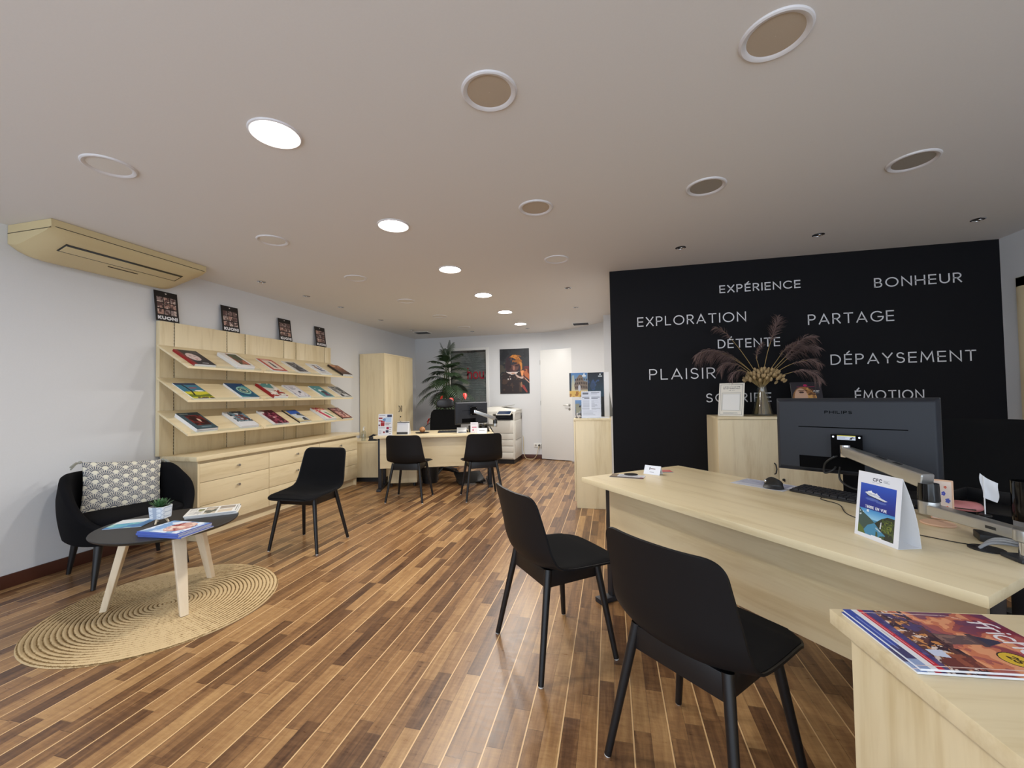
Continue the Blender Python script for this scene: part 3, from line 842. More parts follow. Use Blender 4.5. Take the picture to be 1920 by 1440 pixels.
for k, (zb, zf) in enumerate(shelf_z):
    slope = math.atan2(zb - zf, SX1 - SX0)
    base = dw.matrix_world.copy() if False else Matrix.Translation(dw.location) @ Matrix.Rotation(math.radians(-0.2), 4, 'Z')
    # page x along +Y, page y up the slope towards the wall, normal out of the shelf
    fr = Matrix(((0, -math.cos(slope), math.sin(slope), SX1 - 0.008), (1, 0, 0, 0), (0, math.sin(slope), math.cos(slope), zf + 0.003), (0, 0, 0, 1)))
    for (yc, desc, fn, ncopy, th, rz) in shelf_items[k]:
        sp = 'spine_red' if 'red spine' in desc else ('spine_dark' if fn in (c_desert, c_pinktan, c_alps) else None)
        proto = None
        for q in range(ncopy):
            Mx = base @ fr @ Matrix.Translation((yc - BW / 2 + 0.004 * q, 0.003, 0.0012 + (ncopy - 1 - q) * th)) @ Matrix.Rotation(rz, 4, 'Z')
            if ncopy == 1: lab = f'{desc} lying on the {shelf_names[k]} shelf'
            else: lab = f'{desc}, upper of two on the {shelf_names[k]} shelf' if q == 0 else f'lower copy under the {desc}, {shelf_names[k]} shelf'
            if proto is None:
                proto = booklet('brochure', lab, 'brochure', BW, BH, th, fn(), f'brochures on the {shelf_names[k]} sloping shelf', sp)
                proto.matrix_world = Mx
            else:
                dup(proto, lab, matrix=Mx)

# ================================================================== waiting corner: rug, table, armchair
rug = MB()
nr, na = 162, 120
vs = []
for i in range(nr + 1):
    r = 0.6 * i / nr
    for j in range(na):
        a = 2 * PI * j / na
        ph = (r / 0.022) % 1.0
        z = 0.003 + 0.008 * math.sqrt(max(0, math.sin(PI * ph))) + 0.0008 * math.sin(a * 57 + r * 300)
        if i == nr: z = 0.0005
        wob = 1 + 0.006 * math.sin(3 * a + 1) * (r / 0.6)
        vs.append((r * wob * math.cos(a), r * wob * math.sin(a), z))
fs = [(i * na + j, (i + 1) * na + j, (i + 1) * na + (j + 1) % na, i * na + (j + 1) % na) for i in range(nr) for j in range(na)]
rug.add(vs, fs)
tag(rug.make('rug', 'jute', loc=(-2.70, 2.005, 0.0005), smooth=60), 'round braided jute rug lying on the wooden floor under the coffee table', 'rug')

TZ = 0.49
ct = thing('coffee_table', 'round black coffee table on three pale ash legs standing on the jute rug', 'table', (-2.732, 2.04, 0.009))
TT = TZ - 0.009
MB().lathe([(0.001, TT - 0.022), (0.345, TT - 0.022), (0.362, TT - 0.012), (0.366, TT - 0.004), (0.364, TT), (0.001, TT)], n=72).make('tabletop', 'tabletop', ct)
feet = [(-0.244, -0.19), (0.286, -0.128), (-0.042, 0.318)]
for fx, fy in feet:
    d = Vector((fx, fy)).normalized(); q = Vector((-d.y, d.x))
    top = d * 0.20; bot = Vector((fx, fy))
    vs = []
    for c_, z, a, b in ((bot, 0.0, 0.02, 0.017), (top, TT - 0.022, 0.035, 0.02)):
        for sx, sy in ((-1, -1), (1, -1), (1, 1), (-1, 1)):
            p = c_ + q * (sx * a) + d * (sy * b)
            vs.append((p.x, p.y, z))
    MB().add(vs, [(3, 2, 1, 0), (4, 5, 6, 7), (0, 1, 5, 4), (1, 2, 6, 5), (2, 3, 7, 6), (3, 0, 4, 7)]).make('leg', 'ash', ct, bevel=0.006, seg=3)
mb = MB()
for fx, fy in feet:
    d = Vector((fx, fy)).normalized()
    mb.box(d.x * 0.2 - 0.03, d.x * 0.2 + 0.03, d.y * 0.2 - 0.03, d.y * 0.2 + 0.03, TT - 0.027, TT - 0.022)
mb.make('leg_plate', 'darkmetal', ct)

# --- armchair
acx, acy = -3.572, 2.38
afx, afy = 0.956, -0.294
arm = thing('armchair', 'low black upholstered tub armchair against the left wall beside the chest', 'armchair', (acx, acy, 0), math.atan2(-afx, afy))
RX, RY = 0.365, 0.36
def sup(a, n=2.6):
    c, s = math.cos(a), math.sin(a)
    return (math.copysign(abs(c) ** (2 / n), c), math.copysign(abs(s) ** (2 / n), s))
def rim(a):
    """height of the shell edge; a=0 is the front (+y)"""
    t = abs(((a + PI) % (2 * PI)) - PI) / PI
    s = min(1, max(0, (t - 0.16) / 0.50)); s = s * s * (3 - 2 * s)
    return 0.385 + (0.722 - 0.385) * s
def shell_pt(u, v):
    a = 2 * PI * u
    ex, ey = sup(PI / 2 + a)
    hr = rim(a)
    Z0 = 0.262
    if v < 0.12:                    # underside
        k = v / 0.12
        return (ex * RX * 0.91 * k, ey * RY * 0.91 * k, Z0 + 0.025 * max(0, (k - .7) / .3) ** 2.5)
    if v < 0.58:                    # outer wall
        k = (v - 0.12) / 0.46
        z = Z0 + 0.025 + (hr - Z0 - 0.025) * k
        zz = min(1, (z - Z0) / 0.30)
        g = 0.91 + 0.11 * math.sin(zz * PI / 2) ** 0.8 - 0.05 * max(0, (z - 0.58) / 0.17)
        return (ex * RX * g, ey * RY * g, z)
    if v < 0.68:                    # rounded edge
        k = (v - 0.58) / 0.10
        zz = min(1, (hr - Z0) / 0.30)
        g = 0.91 + 0.11 * math.sin(zz * PI / 2) ** 0.8 - 0.05 * max(0, (hr - 0.58) / 0.17)
        return (ex * (RX * g - 0.055 * k), ey * (RY * g - 0.055 * k), hr + 0.022 * math.sin(PI * k))
    k = (v - 0.68) / 0.32           # inner wall down to the seat well
    zz = min(1, (hr - Z0) / 0.30)
    g = 0.91 + 0.11 * math.sin(zz * PI / 2) ** 0.8 - 0.05 * max(0, (hr - 0.58) / 0.17)
    if k < 0.75:
        q = k / 0.75
        z = hr + (0.36 - hr) * q if hr > 0.36 else hr
        gi = 1 - 0.12 * q
        return (ex * (RX * g - 0.055) * gi, ey * (RY * g - 0.055) * gi, z)
    q = (k - 0.75) / 0.25
    gi = 0.88 * (1 - q)
    return (ex * (RX * g - 0.055) * gi, ey * (RY * g - 0.055) * gi, 0.36)
MB().grid(shell_pt, 72, 60, closed_u=True).make('shell', 'tub', arm, smooth=60, weld=True)
def cush(u, v):
    a = 2 * PI * u
    ex, ey = sup(a, 3.2)
    t = PI * v
    r = math.sin(t) ** 0.32 if 0 < v < 1 else 0.0
    return (ex * 0.285 * r, ey * 0.275 * r + 0.035, 0.415 - 0.05 * math.copysign(abs(math.cos(t)) ** 0.5, math.cos(t)))
MB().grid(cush, 56, 24, closed_u=True).make('seat_cushion', 'tub', arm, smooth=60, weld=True)
for sx, sy in ((-1, -1), (1, -1), (1, 1), (-1, 1)):
    MB().cyl((sx * 0.228, sy * 0.228, 0.30), (sx * 0.265, sy * 0.265, 0.001), 0.026, 0.013, n=20).make('leg', 'leg', arm)

# --- scatter cushion with fan pattern
p = Pic(230, 184, 0.50 / 0.40).fill((206, 202, 190))
def fans(p):
    R = 0.062; W = 0.50; Hh = 0.40
    X = p.U * W; Yy = p.V * Hh
    col = np.tile(np.array((206, 202, 190), float) / 255, X.shape + (1,))
    rows_ = range(int(Hh / 0.036) + 3, -2, -1)
    for j in rows_:
        cy = j * 0.036 - 0.02
        off = 0.062 * (j % 2)
        cx = np.round((X - off) / 0.124) * 0.124 + off
        r = np.hypot(X - cx, Yy - cy); a = np.arctan2(Yy - cy, X - cx)
        ins = (r < R) & (Yy > cy - 0.02)
        ray = (np.cos(a * 24) > -0.30) & (r > 0.027) & (r < R * 0.92)
        core = (r < 0.019)
        c = np.where(ray[..., None], np.array((98, 102, 112)) / 255., np.array((206, 202, 190)) / 255.)
        ringm = (np.abs(r - 0.0245) < 0.0024)
        c = np.where(ringm[..., None], np.array((84, 88, 98)) / 255., c)
        c = np.where(core[..., None], np.array((222, 218, 200)) / 255., c)
        col = np.where(ins[..., None], c, col)
    p.C = col
fans(p)
cu = thing('scatter_cushion', 'pale cushion with grey fan pattern and tassels leaning in the black armchair', 'cushion')
PW, PH = 0.475, 0.395
def pil(sgn):
    def f(x, y):
        a, b = 2 * x - 1, 2 * y - 1
        th = 0.062 * (max(0, (1 - a * a)) * max(0, (1 - b * b))) ** 0.45
        pin = 1 - 0.045 * (1 - a * a) ; pin2 = 1 - 0.05 * (1 - b * b)
        wr = 0.004 * math.sin(9 * a + 4 * b) * (1 - abs(b)) + 0.003 * math.sin(14 * b) * (abs(a) ** 3)
        return (a * PW / 2 * pin2, b * PH / 2 * pin, sgn * (th + wr * (1 if th > 0.01 else 0)))
    return f
picture('printed_front', 0, 0, p, cu, 'cloth_print', fn=pil(1))
MB().grid(lambda u, v: pil(-1)(u, v), 40, 28).make('back', 'tassel', cu)
for sx in (-1, 1):
    for sy in (-1, 1):
        mb = MB()
        bx, by = sx * PW / 2 * 0.99, sy * PH / 2 * 0.99
        mb.ball((bx + sx * 0.012, by + (0 if sy > 0 else -0.004), 0), 0.011, 0.011, 0.011, 10, 8)
        for q in range(14):
            aa = random.uniform(-0.5, 0.5); L_ = random.uniform(0.045, 0.06)
            e = (bx + sx * (0.018 + L_ * 0.8 * math.cos(aa)), by - 0.01 - L_ * 0.55 + 0.03 * math.sin(aa), random.uniform(-0.016, 0.016))
            mb.tube([(bx + sx * 0.014, by - 0.002, 0), ((bx + sx * 0.014 + e[0]) / 2, (by + e[1]) / 2 + 0.01, e[2] * 0.6), e], [0.004, 0.0045, 0.003], 5)
        mb.make('tassel', 'tassel', cu)
cz = math.atan2(-afx, afy)
cu.matrix_world = Matrix.Translation((acx, acy, 0)) @ Matrix.Rotation(cz + PI, 4, 'Z') @ Matrix.Translation((0.004, 0.152, 0.605)) @ Matrix.Rotation(math.radians(90 - 17), 4, 'X') @ Matrix.Rotation(math.radians(-5.6), 4, 'Z')

# --- things on the coffee table
pot = thing('plant_pot', 'small white patterned pot with a succulent on three wooden feet on the coffee table', 'potted plant', (-2.79, 2.03, TZ + 0.0005), 0.25)
def pot_pic():
    p = Pic(90, 30, 3.0).fill((222, 228, 236))
    X, Yy = p.U * 10, p.V * 3.2
    for k in (0, 1, 2):
        a = k * PI / 3
        d = np.abs(((X * math.cos(a) + Yy * math.sin(a)) * 1.0) % 1.0 - 0.5)
        p.put(d < 0.06, (170, 182, 202))
    return p
mb = MB()
def potf(x, y):
    a = 2 * PI * x
    ex, ey = sup(a, 5)
    r = 0.043 + 0.005 * y
    return (ex * r, ey * r, 0.032 + 0.074 * y)
picture('pot', 0, 0, pot_pic(), pot, fn=potf)
mb = MB()
mb.grid(lambda u, v: (sup(2 * PI * u, 5)[0] * (0.048 - 0.005 * 0 - 0.006 * v), sup(2 * PI * u, 5)[1] * (0.048 - 0.006 * v), 0.106), 40, 1, closed_u=True)
mb.make('rim', 'white', pot)
mb = MB()
mb.grid(lambda u, v: (sup(2 * PI * u, 5)[0] * 0.043 * v, sup(2 * PI * u, 5)[1] * 0.043 * v, 0.032), 32, 1, closed_u=True)
mb.make('pot_base', 'white', pot)
mb = MB()
mb.grid(lambda u, v: (sup(2 * PI * u, 5)[0] * 0.043 * v, sup(2 * PI * u, 5)[1] * 0.043 * v, 0.098 + 0.003 * math.sin(9 * u * v)), 32, 4, closed_u=True)
mb.make('soil', 'soil', pot)
for k in range(3):
    a = k * 2 * PI / 3 - PI / 2
    MB().cyl((0.022 * math.cos(a), 0.022 * math.sin(a), 0.034), (0.040 * math.cos(a), 0.040 * math.sin(a), 0.0), 0.009, 0.005, n=12).make('foot', 'ash', pot)
mb = MB()
rr = random.Random(3)
for k in range(34):
    a = k * 2.399; el = 0.25 + 1.1 * (1 - k / 34)
    el = PI / 2 - el
    L_ = 0.055 * (0.6 + 0.4 * (1 - k / 34)) + 0.01
    d = Vector((math.cos(a) * math.cos(el), math.sin(a) * math.cos(el), math.sin(el)))
    s_ = Vector((-math.sin(a), math.cos(a), 0)); up_ = d.cross(s_) * -1
    b = Vector((0, 0, 0.1)) + Vector((math.cos(a), math.sin(a), 0)) * 0.008
    pts_ = []
    for q, wq in ((0, 0.005), (0.5, 0.008), (1.0, 0.0008)):
        c_ = b + d * L_ * q + Vector((0, 0, 0.010 * q * q))
        pts_ += [tuple(c_ - s_ * wq), tuple(c_ + s_ * wq), tuple(c_ - Vector((0, 0, 0.004 * (1 - q) + .0005)))]
    mb.add(pts_, [(0, 1, 4, 3), (3, 4, 7, 6), (1, 2, 5, 4), (2, 0, 3, 5), (4, 5, 8, 7), (5, 3, 6, 8), (6, 7, 8), (0, 2, 1)])
mb.make('succulent', 'leaf2', pot, smooth=0)

def c_city():
    p = mk(84, 118).fill((196, 210, 230)); p.mottle((120, 160, 206), 5, .48, 41).mottle((226, 232, 240), 7, .6, 42)
    q = ((p.U - .55) / .4) ** 2 + ((p.V - .42) / .26) ** 2 < 1
    p.put(q, (206, 160, 150)).mottle((150, 60, 60), 7, .5, 43, q).mottle((236, 214, 200), 8, .62, 44, q); p.rect(0, 1, 0, .07, (74, 96, 176))
    return p.rect(.0, .05, 0, 1, (78, 104, 190))
def c_news():
    p = mk(84, 118).fill((232, 232, 228)); p.rect(.08, .45, .62, .92, (160, 150, 140)); q = (p.U > .08) & (p.U < .92) & (p.V > .35) & (p.V < .58)
    p.put(q, (198, 186, 170)).mottle((96, 100, 92), 7, .52, 46, q).rect(.2, .44, .2, .32, (110, 118, 82)).ell(.5, .26, .05, .03, (214, 206, 130)).rect(.55, .9, .62, .9, (210, 196, 176))
    return p.lines(.5, .92, .06, .32, 10, (150, 150, 150)).lines(.06, .46, .04, .18, 6, (160, 160, 160)).lines(.1, .9, .94, .99, 1, (60, 60, 60))
def c_lagoon():
    p = mk(84, 118).fill((226, 232, 236)); p.poly([(.0, .0), (1, 0), (1, .62), (.0, .5)], (98, 178, 196)); p.mottle((66, 130, 190), 4, .55, 48, p.V < .5).mottle((170, 214, 206), 4, .62, 49, p.V < .5); return p.poly([(.7, 0), (1, 0), (1, 1), (.82, 1)], (78, 140, 200))
mats_ = [('magazine', c_city, 4, 0.006, (-2.505, 1.905), PI / 2 + 0.04, 'blue-spined travel magazine', 'front edge', 'spine_blue', 'pile of blue-spined magazines'),
         ('newspaper', c_news, 4, 0.0045, (-2.66, 2.275), -0.84, 'folded white newspaper', 'right rim', None, 'pile of folded newspapers')]
tz = TZ + 0.0004
for (nm, fn, ncopy, th, (px, py), rz, desc, where, sp, grp) in mats_:
    proto = None
    for q in range(ncopy):
        lab = [f'{desc} on top of the pile at the coffee table {where}', f'second {desc} from the top at the coffee table {where}', f'third {desc} from the top at the coffee table {where}', f'lowest {desc} of the pile at the coffee table {where}'][q]
        jit = random.Random(q * 5 + len(nm)); 
        Mx = Matrix.Translation((px + jit.uniform(-.008, .008), py + jit.uniform(-.006, .006), tz + (ncopy - 1 - q) * (th + 0.0008))) @ Matrix.Rotation(rz + jit.uniform(-.03, .03), 4, 'Z') @ Matrix.Translation((-BW / 2, -BH / 2, 0))
        if nm == 'newspaper': Mx = Mx @ Matrix.Scale(1.0, 4)
        if proto is None:
            proto = booklet(nm, lab, 'magazine' if nm == 'magazine' else 'newspaper', BW, BH, th, fn(), grp, sp); proto.matrix_world = Mx
        else: dup(proto, lab, matrix=Mx)
t = booklet('leaflet', 'white and turquoise travel leaflet lying alone on the left of the coffee table', 'leaflet', 0.2, 0.20, 0.003, c_lagoon())
t.matrix_world = Matrix.Translation((-2.955, 1.98, tz)) @ Matrix.Rotation(0.5, 4, 'Z') @ Matrix.Translation((-0.1, -0.10, 0))

# ================================================================== visitor chairs
def prof_pt(t):
    """side profile of the chair shell: t from the front edge of the seat to the top of the back -> (y, z)"""
    P = [(0.282, 0.446), (0.262, 0.457), (0.18, 0.462), (0.08, 0.456), (-0.03, 0.449), (-0.11, 0.454), (-0.162, 0.483), (-0.188, 0.54), (-0.201, 0.61), (-0.215, 0.70), (-0.235, 0.806)]
    Ls = [0]
    for a, b in zip(P[:-1], P[1:]): Ls.append(Ls[-1] + math.hypot(b[0] - a[0], b[1] - a[1]))
    s = t * Ls[-1]
    i = 0
    while i < len(P) - 2 and Ls[i + 1] < s: i += 1
    f = (s - Ls[i]) / (Ls[i + 1] - Ls[i])
    p0 = P[max(i - 1, 0)]; p1 = P[i]; p2 = P[i + 1]; p3 = P[min(i + 2, len(P) - 1)]
    def cr(a, b, c, d): return 0.5 * (2 * b + (c - a) * f + (2 * a - 5 * b + 4 * c - d) * f * f + (3 * b - a - 3 * c + d) * f ** 3)
    return cr(p0[0], p1[0], p2[0], p3[0]), cr(p0[1], p1[1], p2[1], p3[1]), Ls[-1]
def chair_surf(s, t, off=0.0, inset=0.0):
    """s in [-1,1] across, t in [0,1] along; off lifts along the inner normal"""
    y, z, L_ = prof_pt(t)
    y2, z2, _ = prof_pt(min(1, t + 0.01)); y1, z1, _ = prof_pt(max(0, t - 0.01))
    ty, tz_ = y2 - y1, z2 - z1; ln = math.hypot(ty, tz_); ny, nz = tz_ / ln, -ty / ln    # towards the sitter
    w = np.interp(t, [0, .10, .3, .5, .62, .8, 1], [.212, .230, .238, .241, .238, .224, .209]) - inset
    for d, r in ((t * L_ - inset * 0, 0.10), ((1 - t) * L_, 0.062)):
        d = max(0.0, d)
        if d < r: w = w - r + math.sqrt(max(0, r * r - (r - d) ** 2))
    c = np.interp(t, [0, .2, .45, .58, .75, 1], [-0.010, 0.006, 0.030, 0.050, 0.048, 0.030])
    k = abs(s) ** 2.4 * c * (w / 0.23) ** 2
    if t < 0.12: k -= 0.004
    return (s * w, y + ny * (k + off), z + nz * (k + off))
def tmap(v):    # denser near the rounded ends
    return 0.5 - 0.5 * math.cos(PI * v) * (0.55 + 0.45 * abs(math.cos(PI * v)))
def tmap(v):
    a = v - math.sin(2 * PI * v) / (2 * PI) * 0.85
    return min(1, max(0, a))
def make_chair(label):
    t = thing('visitor_chair', label, 'chair', group='black visitor chairs')
    nu, nv = 28, 54
    mb = MB()
    th = 0.009
    top = [chair_surf(-1 + 2 * i / nu, tmap(j / nv), 0.0) for j in range(nv + 1) for i in range(nu + 1)]
    bot = [chair_surf(-1 + 2 * i / nu, tmap(j / nv), -th) for j in range(nv + 1) for i in range(nu + 1)]
    w = nu + 1; N = len(top)
    fs = [(j * w + i, j * w + i + 1, (j + 1) * w + i + 1, (j + 1) * w + i) for j in range(nv) for i in range(nu)]
    fs += [(N + (j + 1) * w + i, N + (j + 1) * w + i + 1, N + j * w + i + 1, N + j * w + i) for j in range(nv) for i in range(nu)]
    for j in range(nv):
        fs.append((j * w, (j + 1) * w, N + (j + 1) * w, N + j * w)); fs.append((j * w + nu, N + j * w + nu, N + (j + 1) * w + nu, (j + 1) * w + nu))
    for i in range(nu):
        fs.append((i, N + i, N + i + 1, i + 1)); fs.append((nv * w + i, nv * w + i + 1, N + nv * w + i + 1, N + nv * w + i))
    mb.add(top + bot, fs)
    mb.make('seat_shell', 'shell', t, smooth=50, weld=True)
    mb = MB()
    def pad(u, v):
        tt = 0.022 + 0.953 * tmap(v)
        s_ = (-1 + 2 * u)
        e = 1 - max(abs(s_) ** 14, abs(2 * v - 1) ** 30)
        return chair_surf(s_ * 0.965, tt, 0.0015 + 0.007 * max(0, e) ** 0.5)
    mb.grid(pad, 28, 54)
    mb.make('upholstery', 'fabric', t, smooth=50)
    # tapered box frame under the seat
    zt, zb_ = 0.447, 0.378
    vs = [(-.165, -.135, zb_), (.165, -.135, zb_), (.165, .155, zb_), (-.165, .155, zb_), (-.168, -.130, zt + 0.010), (.168, -.130, zt + 0.010), (.172, .190, zt), (-.172, .190, zt)]
    MB().add(vs, [(3, 2, 1, 0), (4, 5, 6, 7), (0, 1, 5, 4), (1, 2, 6, 5), (2, 3, 7, 6), (3, 0, 4, 7)]).make('under_frame', 'leg', t, bevel=0.005)
    for sx in (-1, 1):
        for sy in (-1, 1):
            y_f = 0.207 if sy > 0 else -0.205
            lg = MB().cyl((sx * 0.160, 0.152 if sy > 0 else -0.118, 0.447 if sy > 0 else 0.460), (sx * 0.2275, y_f, 0.006), 0.0175, 0.0125, n=24).make('leg', 'leg', t)
            MB().lathe([(0.001, 0), (0.009, 0), (0.0115, 0.003), (0.012, 0.008), (0.001, 0.009)], (sx * 0.2278, y_f, 0.0), 16).make('glide', 'white', lg)
    return t
chairs = [((-2.561, 3.084), (0.02, -1.0), 'black chair standing alone in front of the drawer chest, facing the room'),
          ((-2.441, 4.673), (-0.125, 0.99), 'left black chair facing the far desk, seen from behind'),
          ((-1.592, 4.931), (-0.493, 0.870), 'right black chair facing the far desk, in front of the printer'),
          ((-0.306, 2.084), (0.772, 0.635), 'black chair turned sideways between the floor and the near desk, left of the nearest chair'),
          ((0.269, 1.497), (0.673, 0.740), 'nearest black chair in the foreground, its back turned, close to the near desk')]
c0 = None
for (px, py), (fx, fy), lab in chairs:
    if c0 is None: c0 = make_chair(lab); c_ = c0
    else: c_ = dup(c0, lab)
    c_.location = (px, py, 0); c_.rotation_euler.z = math.atan2(-fx, fy)

# ================================================================== desks
def make_desk(name, label, loc, rz, Ln, Dp, Z, th, px0, px1, py, pz, posts, grommets=()):
    t = thing(name, label, 'desk', (*loc, 0), rz)
    MB().box(0, Ln, 0, Dp, Z - th, Z).make('tabletop', 'maple_x', t, bevel=0.002)
    MB().box(px0, px1, py, py + 0.018, pz, Z - th).make('modesty_panel', 'maple_x', t, bevel=0.001)
    for x in posts:
        MB().box(x - 0.03, x + 0.03, 0.06, Dp - 0.06, 0.0, 0.03).box(x - 0.022, x + 0.022, 0.15, 0.26, 0.03, Z - th - 0.02).box(x - 0.022, x + 0.022, Dp - 0.36, Dp - 0.29, 0.03, Z - th - 0.02).box(x - 0.025, x + 0.025, 0.14, Dp - 0.06, Z - th - 0.03, Z - th).make('leg_frame', 'darkmetal', t, bevel=0.006)
    for gx, gy in grommets:
        MB().lathe([(0.042, 0.0), (0.042, 0.003), (0.036, 0.004), (0.001, 0.003)], (gx, gy, Z), 28).make('cable_grommet', 'black', t)
    return t
D1 = (-0.185, 2.564); R1 = math.atan2(-0.774, 0.633); DZ = 0.75
U1 = Vector((0.633, -0.774)); V1 = Vector((0.774, 0.633))
def d1(u, v): p_ = Vector(D1) + U1 * u + V1 * v; return (p_.x, p_.y)
def to_d1(x, y): q = Vector((x, y)) - Vector(D1); return (q.dot(U1), q.dot(V1))
make_desk('desk', 'large maple desk in the right foreground with a panel front and dark steel legs', D1, R1, 1.69, 0.82, DZ, 0.03, 0.10, 1.65, 0.13, 0.36, (0.06, 1.63), (to_d1(0.113, 2.695), to_d1(1.143, 1.621)))
D2 = (-3.06, 4.86); R2 = math.radians(20); DZ2 = 0.745
U2 = Vector((math.cos(R2), math.sin(R2))); V2 = Vector((-math.sin(R2), math.cos(R2)))
def d2(u, v): p_ = Vector(D2) + U2 * u + V2 * v; return (p_.x, p_.y)
make_desk('desk', 'maple desk at the far end of the room behind two black chairs', D2, R2, 1.6, 0.8, DZ2, 0.03, 0.06, 1.54, 0.12, 0.30, (0.05, 1.55))

# ------------------------------------------------------------------ monitors on arms
def make_monitor(label, w, h, logo):
    t = thing('monitor', label, 'monitor')
    MB().box(-w / 2, w / 2, 0.012, 0.026, 0, h).make('screen_frame', 'black', t, bevel=0.003)
    MB().box(-w / 2 + 0.006, w / 2 - 0.006, 0.0262, 0.027, 0.016, h - 0.006).make('screen', 'gloss', t)
    mb = MB()
    a, b = w / 2 - 0.001, w / 2 - 0.03
    vs = []
    for (x, y, z0, z1) in ((a, 0.012, 0.002, h - 0.002), (a - 0.004, 0.002, 0.006, h - 0.006), (a - 0.014, -0.014, 0.02, h - 0.016)):
        vs += [(-x, y, z0), (x, y, z0), (x, y, z1), (-x, y, z1)]
    fs = [(i * 4 + j, i * 4 + (j + 1) % 4, i * 4 + 4 + (j + 1) % 4, i * 4 + 4 + j) for i in range(2) for j in range(4)] + [(8, 9, 10, 11)]
    mb.add(vs, fs)
    back = mb.make('back_shell', 'monitor', t, bevel=0.006, smooth=50, seg=3)
    MB().box(-0.20 * w / .6, 0.20 * w / .6, -0.0150, -0.013, h * 0.607, h * 0.619).make('vent_slot', 'ink', back)
    MB().box(-0.20 * w / .6, 0.05, -0.0148, -0.012, 0.022, 0.08).make('port_recess', 'ink', back)
    o = lettering(logo, 0.105 * w / .6, 0.0145, 0.0028, 0.0006, 0.35).make('logo', 'ink', back)
    o.matrix_basis = Matrix.Translation((-0.092 * w / .6, -0.0142, h * 0.795)) @ Matrix.Rotation(PI / 2, 4, 'X')
    return t
MW, MH = 0.594, 0.361
mx, my = (0.826 + 1.322) / 2, (2.39 + 2.058) / 2
mon = make_monitor('large dark grey monitor on the near desk, its back towards the camera', MW, MH, 'PHILIPS')
mon.matrix_world = Matrix.Translation((mx + 0.006, my + 0.008, 0.861)) @ Matrix.Rotation(math.atan2(-0.564, 0.826), 4, 'Z')
def bar(mb, p0, p1, w, h, w1=None, h1=None):
    p0, p1 = Vector(p0), Vector(p1); d = (p1 - p0).normalized()
    s_ = d.cross(Vector((0, 0, 1))).normalized(); u_ = s_.cross(d)
    w1 = w if w1 is None else w1; h1 = h if h1 is None else h1
    vs = []
    for p_, a, b in ((p0, w, h), (p1, w1, h1)):
        for sx, sy in ((-1, -1), (1, -1), (1, 1), (-1, 1)): vs.append(tuple(p_ + s_ * sx * a / 2 + u_ * sy * b / 2))
    return mb.add(vs, [(3, 2, 1, 0), (4, 5, 6, 7), (0, 1, 5, 4), (1, 2, 6, 5), (2, 3, 7, 6), (3, 0, 4, 7)])
